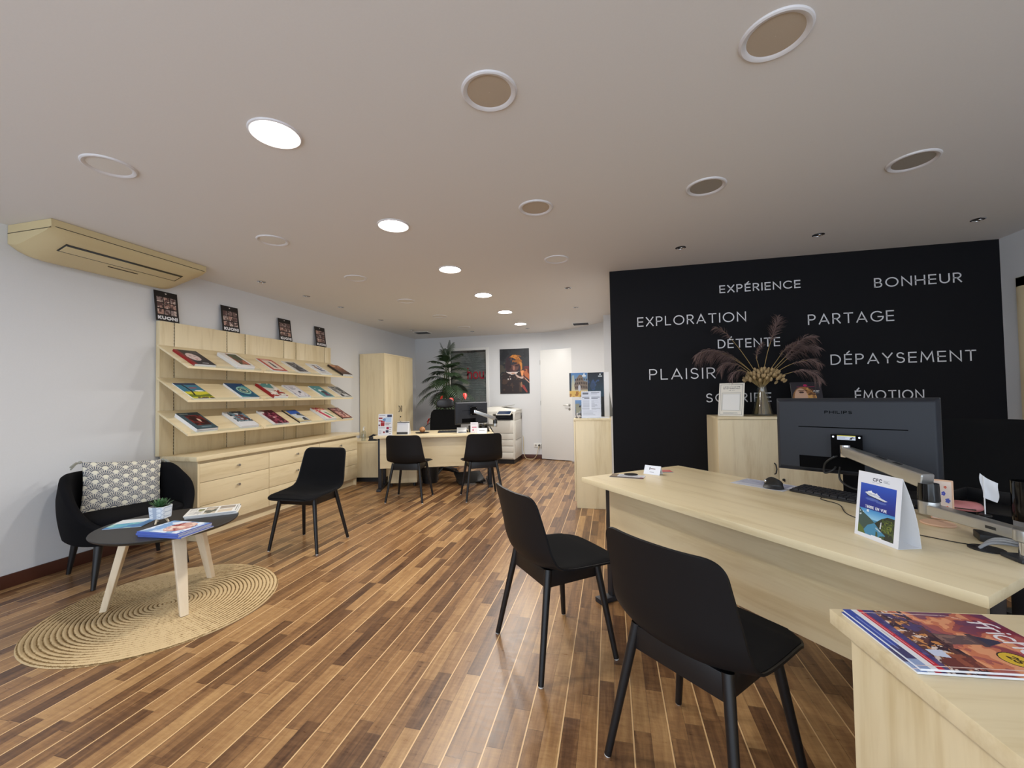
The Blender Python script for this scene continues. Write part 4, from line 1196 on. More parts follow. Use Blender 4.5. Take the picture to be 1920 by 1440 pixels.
def make_arm(label, base, elbow, head, mdir, zd, plate_label):
    """base, elbow (top z), head = world points; mdir = horizontal normal of the monitor back"""
    t = thing('desk_mount', label, 'monitor mount')
    bx, by = base; ex, ey, ez = elbow; hx, hy, hz = head
    MB().box(bx - 0.04, bx + 0.04, by - 0.035, by + 0.035, zd + 0.0005, zd + 0.012).make('clamp_foot', 'darkmetal', t, bevel=0.004)
    MB().cyl((bx, by, zd + 0.012), (bx, by, ez - 0.075), 0.017, n=24).make('pole', 'chrome', t)
    mb = MB(); bar(mb, (bx, by, ez - 0.092), (ex, ey, ez - 0.092), 0.045, 0.032, 0.05, 0.036); mb.cyl((bx, by, ez - 0.110), (bx, by, ez - 0.074), 0.028, n=28).cyl((ex, ey, ez - 0.112), (ex, ey, ez - 0.062), 0.030, n=28)
    la = mb.make('lower_arm', 'alu', t, bevel=0.006, seg=3)
    m_ = (Vector((bx, by)) * 0.7 + Vector((ex, ey)) * 0.3); dd = (Vector((ex, ey)) - Vector((bx, by))).normalized()
    mb = MB(); bar(mb, (m_.x - dd.x * .03, m_.y - dd.y * .03, ez - 0.0915), (m_.x + dd.x * .03, m_.y + dd.y * .03, ez - 0.0915), 0.0465, 0.009); mb.make('cable_clip', 'black', la)
    MB().cyl((ex, ey, ez - 0.062), (ex, ey, ez + 0.0), 0.031, 0.029, n=28).make('elbow_joint', 'gloss', t)
    s0 = Vector((ex, ey, ez + 0.006)); s1 = Vector((hx, hy, hz)) 
    mb = MB(); bar(mb, s0, s1, 0.052, 0.054, 0.044, 0.042)
    ua = mb.make('upper_arm', 'alu', t, bevel=0.009, seg=3)
    for f0, f1 in ((0.28, 0.36), (0.46, 0.56)):
        mb = MB(); a = s0.lerp(s1, f0); b = s0.lerp(s1, f1); up_ = Vector((0, 0, 0.0262 - 0.006 * f0)); bar(mb, a + up_, b + up_, 0.016, 0.006); mb.make('slot', 'black', ua)
    n3 = Vector((mdir[0], mdir[1], 0))
    hp = Vector((hx, hy, hz))
    mb = MB().cyl(tuple(hp + Vector((0, 0, -0.028))), tuple(hp + Vector((0, 0, 0.026))), 0.021, n=24); mb.cyl(tuple(hp), tuple(hp - n3 * 0.028), 0.02, n=20)
    mb.make('tilt_head', 'chrome', t, bevel=0.002)
    mb = MB(); s_ = n3.cross(Vector((0, 0, 1))); c_ = hp - n3 * 0.032
    vs = []
    for k_ in (0, 1):
        for a, b in ((-1, -1), (1, -1), (1, 1), (-1, 1)): vs.append(tuple(c_ + s_ * a * 0.057 + Vector((0, 0, 0.012 + b * 0.057)) + n3 * 0.004 * k_))
    mb.add(vs, [(3, 2, 1, 0), (4, 5, 6, 7), (0, 1, 5, 4), (1, 2, 6, 5), (2, 3, 7, 6), (3, 0, 4, 7)])
    pl = mb.make('mounting_plate', 'ink', t, bevel=0.001)
    for a in (-1, 1):
        for b in (-1, 1):
            q = c_ + s_ * a * 0.047 + Vector((0, 0, 0.012 + b * 0.047)) + n3 * 0.004
            MB().cyl(tuple(q), tuple(q + n3 * 0.003), 0.004, n=12).make('screw', 'chrome', pl)
    if plate_label:
        pc = Pic(48, 16, 3).fill((206, 212, 224)); pc.rect(0, 1, .82, 1, (224, 214, 90)); pc.lines(.05, .6, .1, .75, 3, (140, 150, 170)).poly([(.66, .1), (.74, .55), (.86, .7), (.95, .4), (.84, .45), (.8, .1)], (40, 40, 50))
        o = picture('warning_label', 0.066, 0.02, pc, pl)
        s3 = -s_
        o.matrix_world = Matrix(((s3.x, 0, n3.x, 0), (s3.y, 0, n3.y, 0), (0, 1, 0, 0), (0, 0, 0, 1)))
        o.matrix_world.translation = c_ + n3 * 0.0045 - s3 * 0.033 + Vector((0, 0, 0.046))
    return t
nb = Vector((-0.564, -0.826))
hd = Vector((1.055, 2.205)) + nb * 0.05
make_arm('silver monitor arm carrying the near monitor', (1.178, 1.535), (1.12, 1.82, 0.915), (hd.x, hd.y, 0.985), nb, DZ, True)

mon2 = make_monitor('small black monitor on the far desk, its back towards the camera', 0.55, 0.31, 'PHILIPS')
v2 = Vector((0.58, 0.815))
mon2.matrix_world = Matrix.Translation((-1.91, 5.525, 0.868)) @ Matrix.Rotation(math.atan2(v2.y, v2.x), 4, 'Z')
nb2 = Vector((0.815, -0.58))
hd2 = Vector((-1.895, 5.51)) + nb2 * 0.05
bx2, by2 = d2(1.50, 0.50)
make_arm('silver monitor arm carrying the far monitor', (bx2, by2), (-1.60, 5.62, 0.93), (hd2.x, hd2.y, 1.04), nb2, DZ2, False)

# ------------------------------------------------------------------ things on the near desk
def ship_pic():
    p = Pic(180, 240, 0.75).fill((228, 230, 238)); p.grain = 2.6
    x0, x1, y0, y1 = .08, .90, .06, .83
    U, V = p.U, p.V
    ins = (U > x0) & (U < x1) & (V > y0) & (V < y1)
    mid = .44
    top = ins & (V > mid)
    g = ((V - mid) / (y1 - mid))[..., None]
    sea = np.array((36, 44, 128)) / 255 * (1 - g) + np.array((52, 88, 190)) / 255 * g
    p.C = np.where(top[..., None], sea, p.C)
    p.poly([(.19, .690), (.24, .705), (.52, .662), (.72, .625), (.66, .612), (.28, .655)], (216, 220, 228)).poly([(.25, .703), (.28, .722), (.50, .690), (.56, .662)], (236, 238, 244)).poly([(.30, .718), (.34, .734), (.36, .712)], (236, 238, 244)).poly([(.44, .70), (.47, .712), (.49, .690)], (236, 238, 244)).poly([(.21, .680), (.28, .655), (.66, .612), (.64, .602), (.26, .642)], (44, 50, 78)).lines(.28, .5, .668, .69, 2, (120, 130, 160))
    p.ell(.36, .60, .15, .02, (110, 130, 190), .6).ell(.58, .58, .12, .016, (110, 130, 190), .6)
    bot = ins & (V <= mid)
    sky = bot & (V > .30)
    g2 = ((V - .3) / .14)[..., None].clip(0, 1)
    p.C = np.where(sky[..., None], np.array((150, 200, 230)) / 255 * (1 - g2) + np.array((70, 140, 200)) / 255 * g2, p.C)
    p.put(bot & (V <= .30), (74, 136, 172))
    p.poly([(x0, .44), (.2, .37), (.36, .31), (.46, .26), (.3, .2), (.2, .1), (.16, y0), (x0, y0)], (66, 84, 78)).poly([(x0, .2), (.2, .14), (.26, y0), (x0, y0)], (92, 108, 54))
    p.poly([(x1, .40), (.74, .40), (.60, .345), (.46, .26), (.52, .22), (.60, .17), (.72, .12), (.6, y0), (x1, y0)], (48, 52, 44))
    q = ins & (U > .62) & (V < .36) & (V > .16)
    p.mottle((112, 122, 58), 8, .50, 61, q).mottle((70, 84, 44), 12, .5, 66, q)
    p.mottle((70, 84, 54), 9, .58, 63, ins & (U > .5) & (V < .2))
    p.poly([(.60, .3), (.62, .3), (.61, .2), (.58, .2)], (206, 214, 220)).poly([(.5, .2), (.62, .16), (.6, .15), (.48, .19)], (190, 204, 210))
    p.mottle((210, 222, 232), 9, .62, 64, ins & (U < .36) & (V > .33) & (V < .44))
    p.rect(.40, .64, .052, .07, (228, 230, 238))
    p.text('TERRE EN', .22, .462, .32, .036, .0075, (236, 238, 244), track=.34).text('VUE', .585, .462, .125, .036, .0075, (236, 238, 244), track=.34)
    p.text('CFC', .36, .888, .2, .040, .011, (34, 40, 62), track=.3).lines(.60, .74, .885, .93, 3, (140, 146, 160)).rect(.34, .54, .862, .867, (150, 156, 170))
    return p
cal = thing('tent_calendar', 'white tent card with a cruise ship over a blue fjord on the near desk', 'tent card', (0.832, 1.715, DZ + 0.0005), math.atan2(-0.962, 0.274))
CW, CH_, CDp = 0.158, 0.222, 0.078
yt = 0.026
tl = math.atan2(yt, CH_)
fl = math.hypot(yt, CH_)
def sheet(mb, a, b, x0, x1, thk=0.0008, bow=0.0, n=8):
    """a thin bowed card from (y,z)=a to b"""
    pts_ = []
    for i in range(n + 1):
        k = i / n; s_ = bow * math.sin(PI * k)
        dy, dz = b[0] - a[0], b[1] - a[1]; ln = math.hypot(dy, dz)
        pts_.append((a[0] + dy * k + dz / ln * s_, a[1] + dz * k - dy / ln * s_))
    for (p0, p1) in zip(pts_[:-1], pts_[1:]):
        dy, dz = p1[0] - p0[0], p1[1] - p0[1]; ln = math.hypot(dy, dz); ny, nz = dz / ln * thk / 2, -dy / ln * thk / 2
        mb.add([(x0, p0[0] - ny, p0[1] - nz), (x1, p0[0] - ny, p0[1] - nz), (x1, p0[0] + ny, p0[1] + nz), (x0, p0[0] + ny, p0[1] + nz),
                (x0, p1[0] - ny, p1[1] - nz), (x1, p1[0] - ny, p1[1] - nz), (x1, p1[0] + ny, p1[1] + nz), (x0, p1[0] + ny, p1[1] + nz)],
               [(3, 2, 1, 0), (4, 5, 6, 7), (0, 1, 5, 4), (1, 2, 6, 5), (2, 3, 7, 6), (3, 0, 4, 7)])
mb = MB(); sheet(mb, (0, 0), (yt, CH_), 0, CW); sheet(mb, (CDp, 0), (yt, CH_), 0, CW, bow=0.010); sheet(mb, (0, 0.0005), (CDp, 0.0005), 0, CW)
mb.make('folded_card', 'paper', cal)
o = picture('printed_face', CW - 0.001, fl - 0.001, ship_pic(), cal)
o.matrix_basis = Matrix.Translation((0.0005, -0.0007, 0.0002)) @ Matrix.Rotation(PI / 2 - tl, 4, 'X')

def tent(name, label, loc, rz, w, h, d, front):
    t = thing(name, label, 'name plate', (*loc,), rz)
    tl_ = math.atan2(d / 2, h)
    mb = MB(); sheet(mb, (0, 0), (d / 2, h), 0, w, n=1); sheet(mb, (d, 0), (d / 2, h), 0, w, n=1)
    mb.make('folded_card', 'paper', t)
    o = picture('printed_face', w, math.hypot(h, d / 2), front, t)
    o.matrix_basis = Matrix.Translation((0, -0.0008, 0)) @ Matrix.Rotation(PI / 2 - tl_, 4, 'X')
    return t
pc = Pic(70, 36, 2).fill((224, 228, 238)); pc.lines(.4, .7, .55, .75, 1, (90, 50, 60)).rect(.32, .37, .52, .8, (60, 60, 70)).lines(.36, .64, .2, .36, 1, (120, 124, 140))
tent('name_plate', 'small white folded name plate on the left end of the near desk', (0.192, 2.74, DZ + 0.0005), math.radians(-30), 0.105, 0.052, 0.05, pc)

def flat(name, label, cat, loc, rz, w, h, pic, th=0.0006):
    t = thing(name, label, cat, loc, rz)
    MB().box(0, w, 0, h, 0, th).make('sheet', 'paper', t, smooth=0)
    picture('printed_face', w, h, pic, t, z=th + 0.0002)
    return t
pc = Pic(50, 36, 1.4).fill((222, 224, 230)); pc.rect(0, 1, 0, .3, (108, 98, 92)).rect(0, .2, .3, 1, (150, 132, 112)).lines(.25, .8, .4, .9, 4, (150, 152, 160)).ell(.93, .3, .05, .08, (170, 60, 60)); 
flat('leaflet', 'white and brown leaflet lying at the left corner of the near desk', 'leaflet', (-0.02, 2.60, DZ + 0.0005), math.radians(-12), 0.20, 0.115, pc)
pc = Pic(50, 36, 1.4).fill((226, 120, 116)); pc.rect(0, .35, .0, 1, (214, 200, 206)).lines(.4, .9, .2, .8, 4, (240, 190, 180)).rect(.0, 1, 0, .16, (90, 110, 130))
flat('leaflet', 'red leaflet lying behind the white name plate on the near desk', 'leaflet', (0.262, 2.79, DZ + 0.0005), math.radians(8), 0.12, 0.085, pc)
pc = Pic(40, 56, .7).fill((214, 218, 232)); pc.rect(.08, .92, .3, .94, (150, 156, 186)).mottle((178, 184, 206), 6, .5, 71, (pc.V > .3) & (pc.V < .94)).lines(.1, .8, .08, .25, 3, (160, 160, 172))
t = flat('paper_sheet', 'pale blue printed sheet under the mouse on the near desk', 'paper', (0.640, 2.535, DZ + 0.0005), R1 + math.radians(8), 0.27, 0.19, pc)

# vertical mouse
ms = thing('mouse', 'black upright computer mouse standing on the pale sheet of the near desk', 'mouse', (0.815, 2.415, DZ + 0.0014), R1 + 0.35)
def msf(u, v):
    a = 2 * PI * u; r = math.sin(PI * min(max(v, 0.0), 1)) ** 0.6
    z = 0.066 * v
    lean = 0.012 * math.sin(PI * v) - 0.030 * v * v
    return (0.054 * (1 - 0.45 * v) * math.cos(a) * (r if v > 0.5 else max(r, 0.92 if v > 0.001 else 0)) , 0.034 * (1 - 0.6 * v) * math.sin(a) * (r if v > 0.5 else max(r, 0.92 if v > 0.001 else 0)) + lean, z)
MB().grid(msf, 32, 20, closed_u=True).make('body', 'black', ms, smooth=60, weld=True)
MB().box(-0.03, 0.03, -0.034, -0.030, 0.026, 0.028).make('button_gap', 'gloss', ms)
MB().ball((-0.03, -0.025, 0.04), 0.006, 0.004, 0.009, 10, 8).make('wheel', 'chrome', ms)

# keyboard
def make_keyboard(label, loc, rz, w=0.43, d=0.125):
    t = thing('keyboard', label, 'keyboard', loc, rz)
    MB().add([(0, 0, 0), (w, 0, 0), (w, d, 0), (0, d, 0), (0, 0, 0.009), (w, 0, 0.009), (w, d, 0.020), (0, d, 0.020)], [(3, 2, 1, 0), (4, 5, 6, 7), (0, 1, 5, 4), (1, 2, 6, 5), (2, 3, 7, 6), (3, 0, 4, 7)]).make('case', 'black', t, bevel=0.003)
    for r_ in range(5):
        nk = 19 if r_ else 12
        for c_ in range(nk):
            x0 = 0.008 + c_ * (w - 0.016) / nk; x1 = x0 + (w - 0.016) / nk - 0.003
            y0 = 0.008 + r_ * (d - 0.016) / 5; y1 = y0 + (d - 0.016) / 5 - 0.003
            zb_ = 0.009 + 0.011 * y0 / d
            MB().add([(x0, y0, zb_), (x1, y0, zb_), (x1, y1, zb_), (x0, y1, zb_), (x0 + .001, y0 + .001, zb_ + .007), (x1 - .001, y0 + .001, zb_ + .007), (x1 - .001, y1 - .001, zb_ + .0085), (x0 + .001, y1 - .001, zb_ + .0085)],
                     [(4, 5, 6, 7), (0, 1, 5, 4), (1, 2, 6, 5), (2, 3, 7, 6), (3, 0, 4, 7)]).make('key', 'darkmetal', t, smooth=0)
    return t
kx, ky = 0.872, 2.372
make_keyboard('black keyboard on the near desk behind the tent card', (kx, ky, DZ + 0.0005), R1 - 0.02)
kp = Vector((kx, ky)) + U1 * 0.16
tag(MB().tube(curve([(kp.x + .0, kp.y - .0, DZ + 0.006), (kp.x - 0.03, kp.y - 0.04, DZ + 0.003), (kp.x + 0.0, kp.y - 0.13, DZ + 0.003), (0.93, 1.95, DZ + 0.003), (0.99, 1.78, DZ + 0.003), (1.08, 1.68, DZ + 0.003), (1.125, 1.635, DZ + 0.006)]), 0.0018, 6).make('cable', 'blackwire'), 'thin black keyboard cable running behind the tent card to the desk hole', 'cable', 'cables on the near desk')
for k, (o1, o2) in enumerate(((0.0, 0.0), (0.014, 0.008), (0.028, 0.014))):
    tag(MB().tube(curve([(1.12 + o1 * .3, 1.615 + o1 * .3, DZ + 0.005), (1.14 + o1 * .4, 1.600, DZ + 0.026 + o2), (1.175, 1.565 - o1, DZ + 0.034 + o2 * 1.3), (1.23, 1.50 - o1, DZ + 0.028 + o2), (1.29, 1.43 - o1, DZ + 0.012 + o2), (1.33, 1.36 - o1, DZ + 0.006)]), 0.0042, 8).make('cable', 'wire'),
        ['lowest thick grey cable coming out of the round desk hole on the right', 'middle thick grey cable coming out of the round desk hole on the right', 'topmost thick grey cable coming out of the round desk hole on the right'][k], 'cable', 'cables on the near desk')
# monitor cables
mb_p = Vector((mx, my)) + nb * 0.018
tag(MB().tube(curve([(mb_p.x - 0.02, mb_p.y + 0.01, 0.955), (mb_p.x - 0.06, mb_p.y - 0.0, 0.95), (mb_p.x - 0.085, mb_p.y + 0.03, 0.915), (mb_p.x - 0.085, mb_p.y + 0.04, 0.87), (mb_p.x - 0.06, mb_p.y + 0.02, 0.885), (mb_p.x - 0.045, mb_p.y + 0.025, 0.90)]), 0.0045, 8).make('cable', 'blackwire'), 'black cable looping under the head of the near monitor arm', 'cable', 'cables on the near desk')
tag(MB().tube(curve([(mb_p.x - 0.03, mb_p.y + 0.02, 0.90), (mb_p.x - 0.05, mb_p.y - 0.02, 0.85), (mb_p.x - 0.02, mb_p.y - 0.06, 0.82), (mb_p.x + 0.04, mb_p.y - 0.10, 0.815), (1.11, 1.87, 0.82)]), 0.0045, 8).make('cable', 'blackwire'), 'black cable hanging from the near monitor towards the arm\'s elbow', 'cable', 'cables on the near desk')

# small things at the right end of the near desk
fc = thing('phone_case', 'cream case with blue and orange flowers standing behind the monitor arm', 'phone case', (1.235, 1.945, DZ + 0.0005), R1 + 0.25)
pc = Pic(40, 80, .5).fill((226, 208, 196))
for (a, b, r, c) in ((.3, .15, .16, (70, 76, 170)), (.75, .3, .12, (214, 120, 90)), (.35, .42, .10, (226, 170, 60)), (.8, .5, .14, (84, 96, 180)), (.25, .6, .08, (200, 90, 80)), (.6, .68, .12, (76, 84, 180)), (.3, .8, .08, (214, 140, 80)), (.7, .85, .08, (210, 110, 90))):
    for q in range(5): pc.ell(a + r * .5 * math.cos(q * 1.256), b + r * .28 * math.sin(q * 1.256), r * .42, r * .22, c)
MB().box(-0.03, 0.035, 0, 0.012, 0, 0.155).make('shell', 'peach', fc, bevel=0.005, seg=3)
o = picture('floral_print', 0.055, 0.145, pc, fc); o.matrix_basis = Matrix.Translation((-0.025, -0.0006, 0.005)) @ Matrix.Rotation(PI / 2, 4, 'X')
dk = MB().lathe([(0.001, 0), (0.048, 0), (0.050, 0.003), (0.047, 0.006), (0.001, 0.007)], n=40).make('coaster', 'peach', loc=(1.185, 1.885, DZ + 0.0005))
tag(dk, 'round peach coaster lying under the silver arm on the near desk', 'coaster')
pp = thing('pouch', 'pink leather pouch lying on the near desk behind the silver arm', 'pouch', (1.40, 2.135, DZ + 0.0005), R1 + 0.35)
MB().grid(lambda u, v: (0.085 * sup(2 * PI * u, 3.5)[0] * math.sin(PI * v) ** .35 if 0 < v < 1 else 0, 0.045 * sup(2 * PI * u, 3.5)[1] * math.sin(PI * v) ** .35 if 0 < v < 1 else 0, 0.014 * (1 - math.cos(PI * v)) * (1 + .35 * math.cos(2 * PI * u))), 36, 12, closed_u=True).make('body', 'pink', pp, smooth=60, weld=True)
MB().box(-0.065, 0.06, -0.046, -0.043, 0.012, 0.016).make('zip', 'groove', pp)
fg = thing('paper_flag', 'small white paper flag on a thin stick standing on the near desk', 'flag', (1.435, 2.034, DZ + 0.0005))
MB().lathe([(0.001, 0), (0.018, 0), (0.018, 0.006), (0.001, 0.008)], n=20).make('foot', 'black', fg)
MB().cyl((0, 0, 0.006), (0, 0, 0.158), 0.0022, n=8).make('stick', 'paper', fg)
MB().grid(lambda u, v: (0.044 * u + 0.003 * math.sin(6 * v) - 0.004, 0.010 * math.sin(3.2 * u + 2 * v), 0.074 + 0.078 * v - 0.020 * u + 0.016 * (1 - u) ** 3 * v), 10, 10).make('flag_cloth', 'paper', fg, smooth=60)
pt = thing('pen_pot', 'glossy black pen pot at the right edge of the near desk', 'pen pot', (1.533, 1.985, DZ + 0.0005))
MB().lathe([(0.001, 0), (0.041, 0), (0.043, 0.15), (0.039, 0.15), (0.038, 0.006), (0.001, 0.006)], n=36).make('cup', 'gloss', pt)
tr = thing('letter_tray', 'black letter tray behind the paper flag on the near desk', 'tray', (1.50, 2.13, DZ + 0.0005), R1)
MB().box(-0.10, 0.14, -0.05, 0.16, 0, 0.006).box(-0.10, -0.094, -0.05, 0.16, 0.006, 0.06).box(0.134, 0.14, -0.05, 0.16, 0.006, 0.06).box(-0.094, 0.134, 0.154, 0.16, 0.006, 0.06).make('tray', 'black', tr, bevel=0.001)
hb = thing('docking_box', 'flat black box lying under the silver arm beside the desk hole', 'electronic box', (1.21, 1.72, DZ + 0.0005), R1 + 0.5)
MB().box(-0.02, 0.10, -0.035, 0.035, 0, 0.024).make('casing', 'black', hb, bevel=0.003)

# ------------------------------------------------------------------ foreground cabinet with magazines
FZ = 0.735
fgc = thing('counter_cabinet', 'maple cabinet corner in the bottom right foreground carrying two magazines', 'cabinet', (0.50, 1.151, 0), math.atan2(0.134, 0.991))
MB().box(0, 0.80, -0.95, 0, FZ - 0.034, FZ).make('worktop', 'maple_x', fgc, bevel=0.002)
MB().box(0.028, 0.046, -0.93, -0.028, 0.0, FZ - 0.034).make('side_panel', 'maple_z', fgc, bevel=0.0015)
MB().box(0.75, 0.768, -0.93, -0.028, 0.0, FZ - 0.034).make('side_panel', 'maple_z', fgc, bevel=0.0015)
MB().box(0.046, 0.75, -0.046, -0.030, 0.36, FZ - 0.034).make('back_panel', 'maple_z', fgc, bevel=0.0015)
MB().box(0.024, 0.75, -0.029, -0.012, 0.01, 0.352).make('lower_panel', 'maple_z', fgc, bevel=0.0015)
def c_castle():
    p = Pic(200, 276, 0.72); p.grain = 2.4
    U, V = p.U, p.V
    p.grad((236, 150, 110), (110, 40, 66))
    n_ = fbm(U * 2 + V * .8, V * 3 - U * 1.2, 2.4, 81)
    p.put(n_ > .52, (240, 150, 96), .55).put(n_ > .62, (250, 190, 140), .55).put((n_ < .38), (104, 62, 96), .5).put((V > .84), (132, 34, 62), .55)
    p.put((U < .24) & (n_ < .5) & (V > .4), (96, 66, 104), .5)
    # village and castle
    p.poly([(0, .14), (1, .14), (1, .30), (.93, .40), (.78, .43), (.66, .40), (.58, .44), (.42, .40), (.30, .42), (.16, .36), (0, .30)], (96, 62, 62))
    q = (V > .14) & (V < .42)
    p.mottle((60, 40, 52), 8, .52, 83, q).mottle((206, 140, 80), 10, .60, 84, q & (V < .36)).mottle((226, 208, 196), 12, .64, 85, q & (V < .34)).mottle((80, 66, 110), 7, .6, 86, q & (U < .4))
    p.poly([(.80, .42), (.93, .40), (.98, .30), (.98, .20), (.86, .2), (.78, .3)], (112, 58, 54)).mottle((150, 84, 66), 9, .5, 87, (U > .76) & (V < .42) & (V > .3))
    p.poly([(.42, .40), (.60, .42), (.58, .64), (.44, .64)], (104, 82, 84)).poly([(.40, .62), (.62, .62), (.62, .66), (.40, .66)], (84, 66, 74)).poly([(.43, .66), (.60, .66), (.53, .79), (.515, .79)], (62, 60, 82))
    p.mottle((140, 108, 100), 9, .56, 88, (U > .44) & (U < .58) & (V > .4) & (V < .6))
    p.poly([(.70, .2), (.8, .2), (.82, .29), (.70, .30)], (206, 214, 236))
    p.poly([(.0, .14), (1, .14), (1, .175), (.7, .185), (.3, .2), (0, .22)], (70, 66, 132), .8)
    # bands along the lower edge
    p.rect(0, 1, .105, .142, (206, 44, 60)).rect(0, 1, .062, .105, (236, 236, 240)).rect(0, .86, 0, .062, (66, 84, 170)).rect(.86, 1, 0, .062, (150, 168, 206)).rect(.66, .86, 0, .062, (70, 66, 110))
    p.put(np.abs(np.mod(U * 38, 1) - .5) < .28, (236, 206, 206), .0)
    p.lines(.06, .5, .116, .132, 1, (240, 190, 190)).lines(.5, .95, .116, .132, 1, (240, 190, 190)).lines(.4, .62, .074, .092, 1, (170, 160, 170)).lines(.15, .75, .02, .045, 1, (150, 160, 214))
    # thin white outline
    for (a, b, c, d) in ((.052, .058, .06, .66), (.952, .958, .0, .78)): p.rect(a, b, c, d, (236, 214, 206))
    p.put((np.abs(np.hypot((U - .25) / .197, (V - .66) / .16) - 1) < .018) & (V > .66) & (U < .12), (236, 214, 206))
    # title and round badge
    p.text('f', .14, .80, .10, .145, .019, (240, 234, 238), shear=.12).text('richou', .27, .80, .60, .155, .019, (240, 234, 238), track=.2)
    p.lines(.42, .86, .765, .785, 1, (220, 90, 110))
    p.ell(.80, .675, .115, .085, (40, 34, 36)).ell(.80, .675, .104, .077, (222, 186, 60)).text('25', .755, .655, .09, .045, .012, (60, 44, 30))
    return p
mgx = c_castle()
base_m = Matrix.Translation((0.513, 1.127, FZ + 0.0004)) @ Matrix.Rotation(math.atan2(-0.993, 0.12), 4, 'Z')
mg = booklet('magazine', 'sunset castle magazine on the foreground cabinet, uppermost of two', 'magazine', 0.21, 0.29, 0.0055, mgx, 'magazines on the foreground cabinet')
mg.matrix_world = base_m @ Matrix.Translation((0, 0.003, 0.0062))
dup(mg, 'lower magazine under the sunset castle one on the foreground cabinet', matrix=base_m @ Matrix.Rotation(-0.012, 4, 'Z'))

# ------------------------------------------------------------------ cabinets by the black wall
def doors_cab(label, x0, x1, y0, y1, Z, nd, name='cupboard'):
    t = thing(name, label, 'cupboard', (x0, y0, 0))
    w, d = x1 - x0, y1 - y0
    MB().box(0, w, -0.006, d, Z - 0.022, Z).make('top', 'maple_x', t, bevel=0.0015)
    MB().box(0, 0.018, 0.019, d, 0, Z - 0.022).make('side_panel', 'maple_z', t)
    MB().box(w - 0.018, w, 0.019, d, 0, Z - 0.022).make('side_panel', 'maple_z', t)
    MB().box(0.018, w - 0.018, d - 0.01, d, 0, Z - 0.022).box(0.018, w - 0.018, 0.03, 0.045, 0, 0.07).make('back_panel', 'maple_z', t)
    for k in range(nd):
        a, b = w * k / nd + 0.0015, w * (k + 1) / nd - 0.0015
        dd = MB().box(a, b, 0.0, 0.0185, 0.07, Z - 0.024).make('door', 'maple_z', t, bevel=0.0015)
        left = (k % 2 == 0)
        hx = b - 0.03 if left else a + 0.03
        zc = Z - 0.43
        if left: MB().tube([(hx, 0, zc + 0.045), (hx + 0.004, -0.018, zc + 0.035), (hx + 0.008, -0.024, zc), (hx + 0.004, -0.018, zc - 0.035), (hx, 0, zc - 0.045)], 0.005, 8).make('handle', 'black', dd)
        else:
            MB().cyl((hx, 0, zc - 0.09), (hx, -0.01, zc - 0.09), 0.010, n=16).box(hx - 0.002, hx + 0.002, -0.028, -0.01, zc - 0.102, zc - 0.078).make('lock', 'black', dd)
    return t
doors_cab('low two-door maple cupboard against the black wall behind the near desk', 0.886, 1.80, 3.84, 4.245, 1.046, 2)

tc_ = thing('cabinet', 'narrow maple cabinet standing at the left end of the black wall', 'cabinet', (-0.397, 4.63, 0))
MB().box(-0.012, 0.40, -0.004, 0.80, 0.965, 0.988).make('top', 'maple_y', tc_, bevel=0.0015)
MB().box(0.008, 0.395, 0, 0.018, 0.0, 0.965).make('side_panel', 'maple_z', tc_, bevel=0.001)
MB().box(0.008, 0.395, 0.78, 0.798, 0.0, 0.965).make('side_panel', 'maple_z', tc_, bevel=0.001)
MB().box(0.38, 0.395, 0.018, 0.78, 0.0, 0.965).make('back_panel', 'maple_z', tc_)
for a, b in ((0.004, 0.398), (0.401, 0.796)):
    dd = MB().box(-0.012, 0.006, a, b, 0.075, 0.962).make('door', 'maple_z', tc_, bevel=0.001)
MB().box(0.03, 0.045, 0.018, 0.78, 0.0, 0.075).make('plinth', 'maple_y', tc_)

# cardboard brochure display, sheet holder on that cabinet
def c_rome():
    p = Pic(60, 80, .75).grad((226, 196, 140), (84, 132, 190))
    U, V = p.U, p.V
    p.rect(0, .1, .25, 1, (40, 54, 70)); p.poly([(.12, .25), (.3, .25), (.26, .9), (.16, .9)], (226, 214, 170), .6)
    p.poly([(.3, .3), (1, .3), (1, .62), (.8, .66), (.74, .88), (.56, .93), (.38, .75), (.26, .5)], (128, 112, 98))
    for j in range(3):
        for i in range(7):
            p.ell(.36 + .1 * i, .42 + .16 * j - .03 * abs(i - 3) * .3, .026, .05, (58, 46, 44))
    p.rect(0, 1, 0, .25, (220, 182, 96)).mottle((170, 120, 60), 6, .55, 91, V < .22); p.ell(.55, .36, .07, .14, (200, 200, 206)).rect(.72, .92, .84, .9, (232, 236, 240)).ell(.82, .94, .05, .03, (232, 236, 240))
    return p
def c_night():
    p = Pic(50, 80, .6).grad((40, 70, 90), (22, 22, 32)); p.mottle((48, 70, 110), 5, .6, 93).ell(.3, .45, .14, .14, (44, 62, 92)).rect(.65, .9, .82, .86, (214, 220, 226)).ell(.78, .92, .05, .03, (214, 220, 226)); return p
bd = thing('brochure_display', 'cardboard brochure display with an arena photo and dark panel on the narrow cabinet', 'display', (-0.42, 5.02, 0.9885))
w1, w2 = 0.215, 0.19
mb = MB(); mb.box(0, w1, 0, 0.004, 0.24, 0.53).box(w1, w1 + w2, 0, 0.004, 0.0, 0.53).box(0.05, w1, 0, 0.004, 0.0, 0.24)
mb.make('card_board', 'paper', bd)
o = picture('photo_panel', w1, 0.29, c_rome(), bd); o.matrix_basis = Matrix.Translation((-0.06, -0.04, 0.24)) @ Matrix.Rotation(0.14, 4, 'Z') @ Matrix.Rotation(PI / 2, 4, 'X')
mb = MB(); mb.T = Matrix.Translation((-0.06, -0.039, 0.24)) @ Matrix.Rotation(0.14, 4, 'Z'); mb.box(0, w1, 0, 0.004, 0, 0.29); mb.make('left_wing', 'paper', bd)
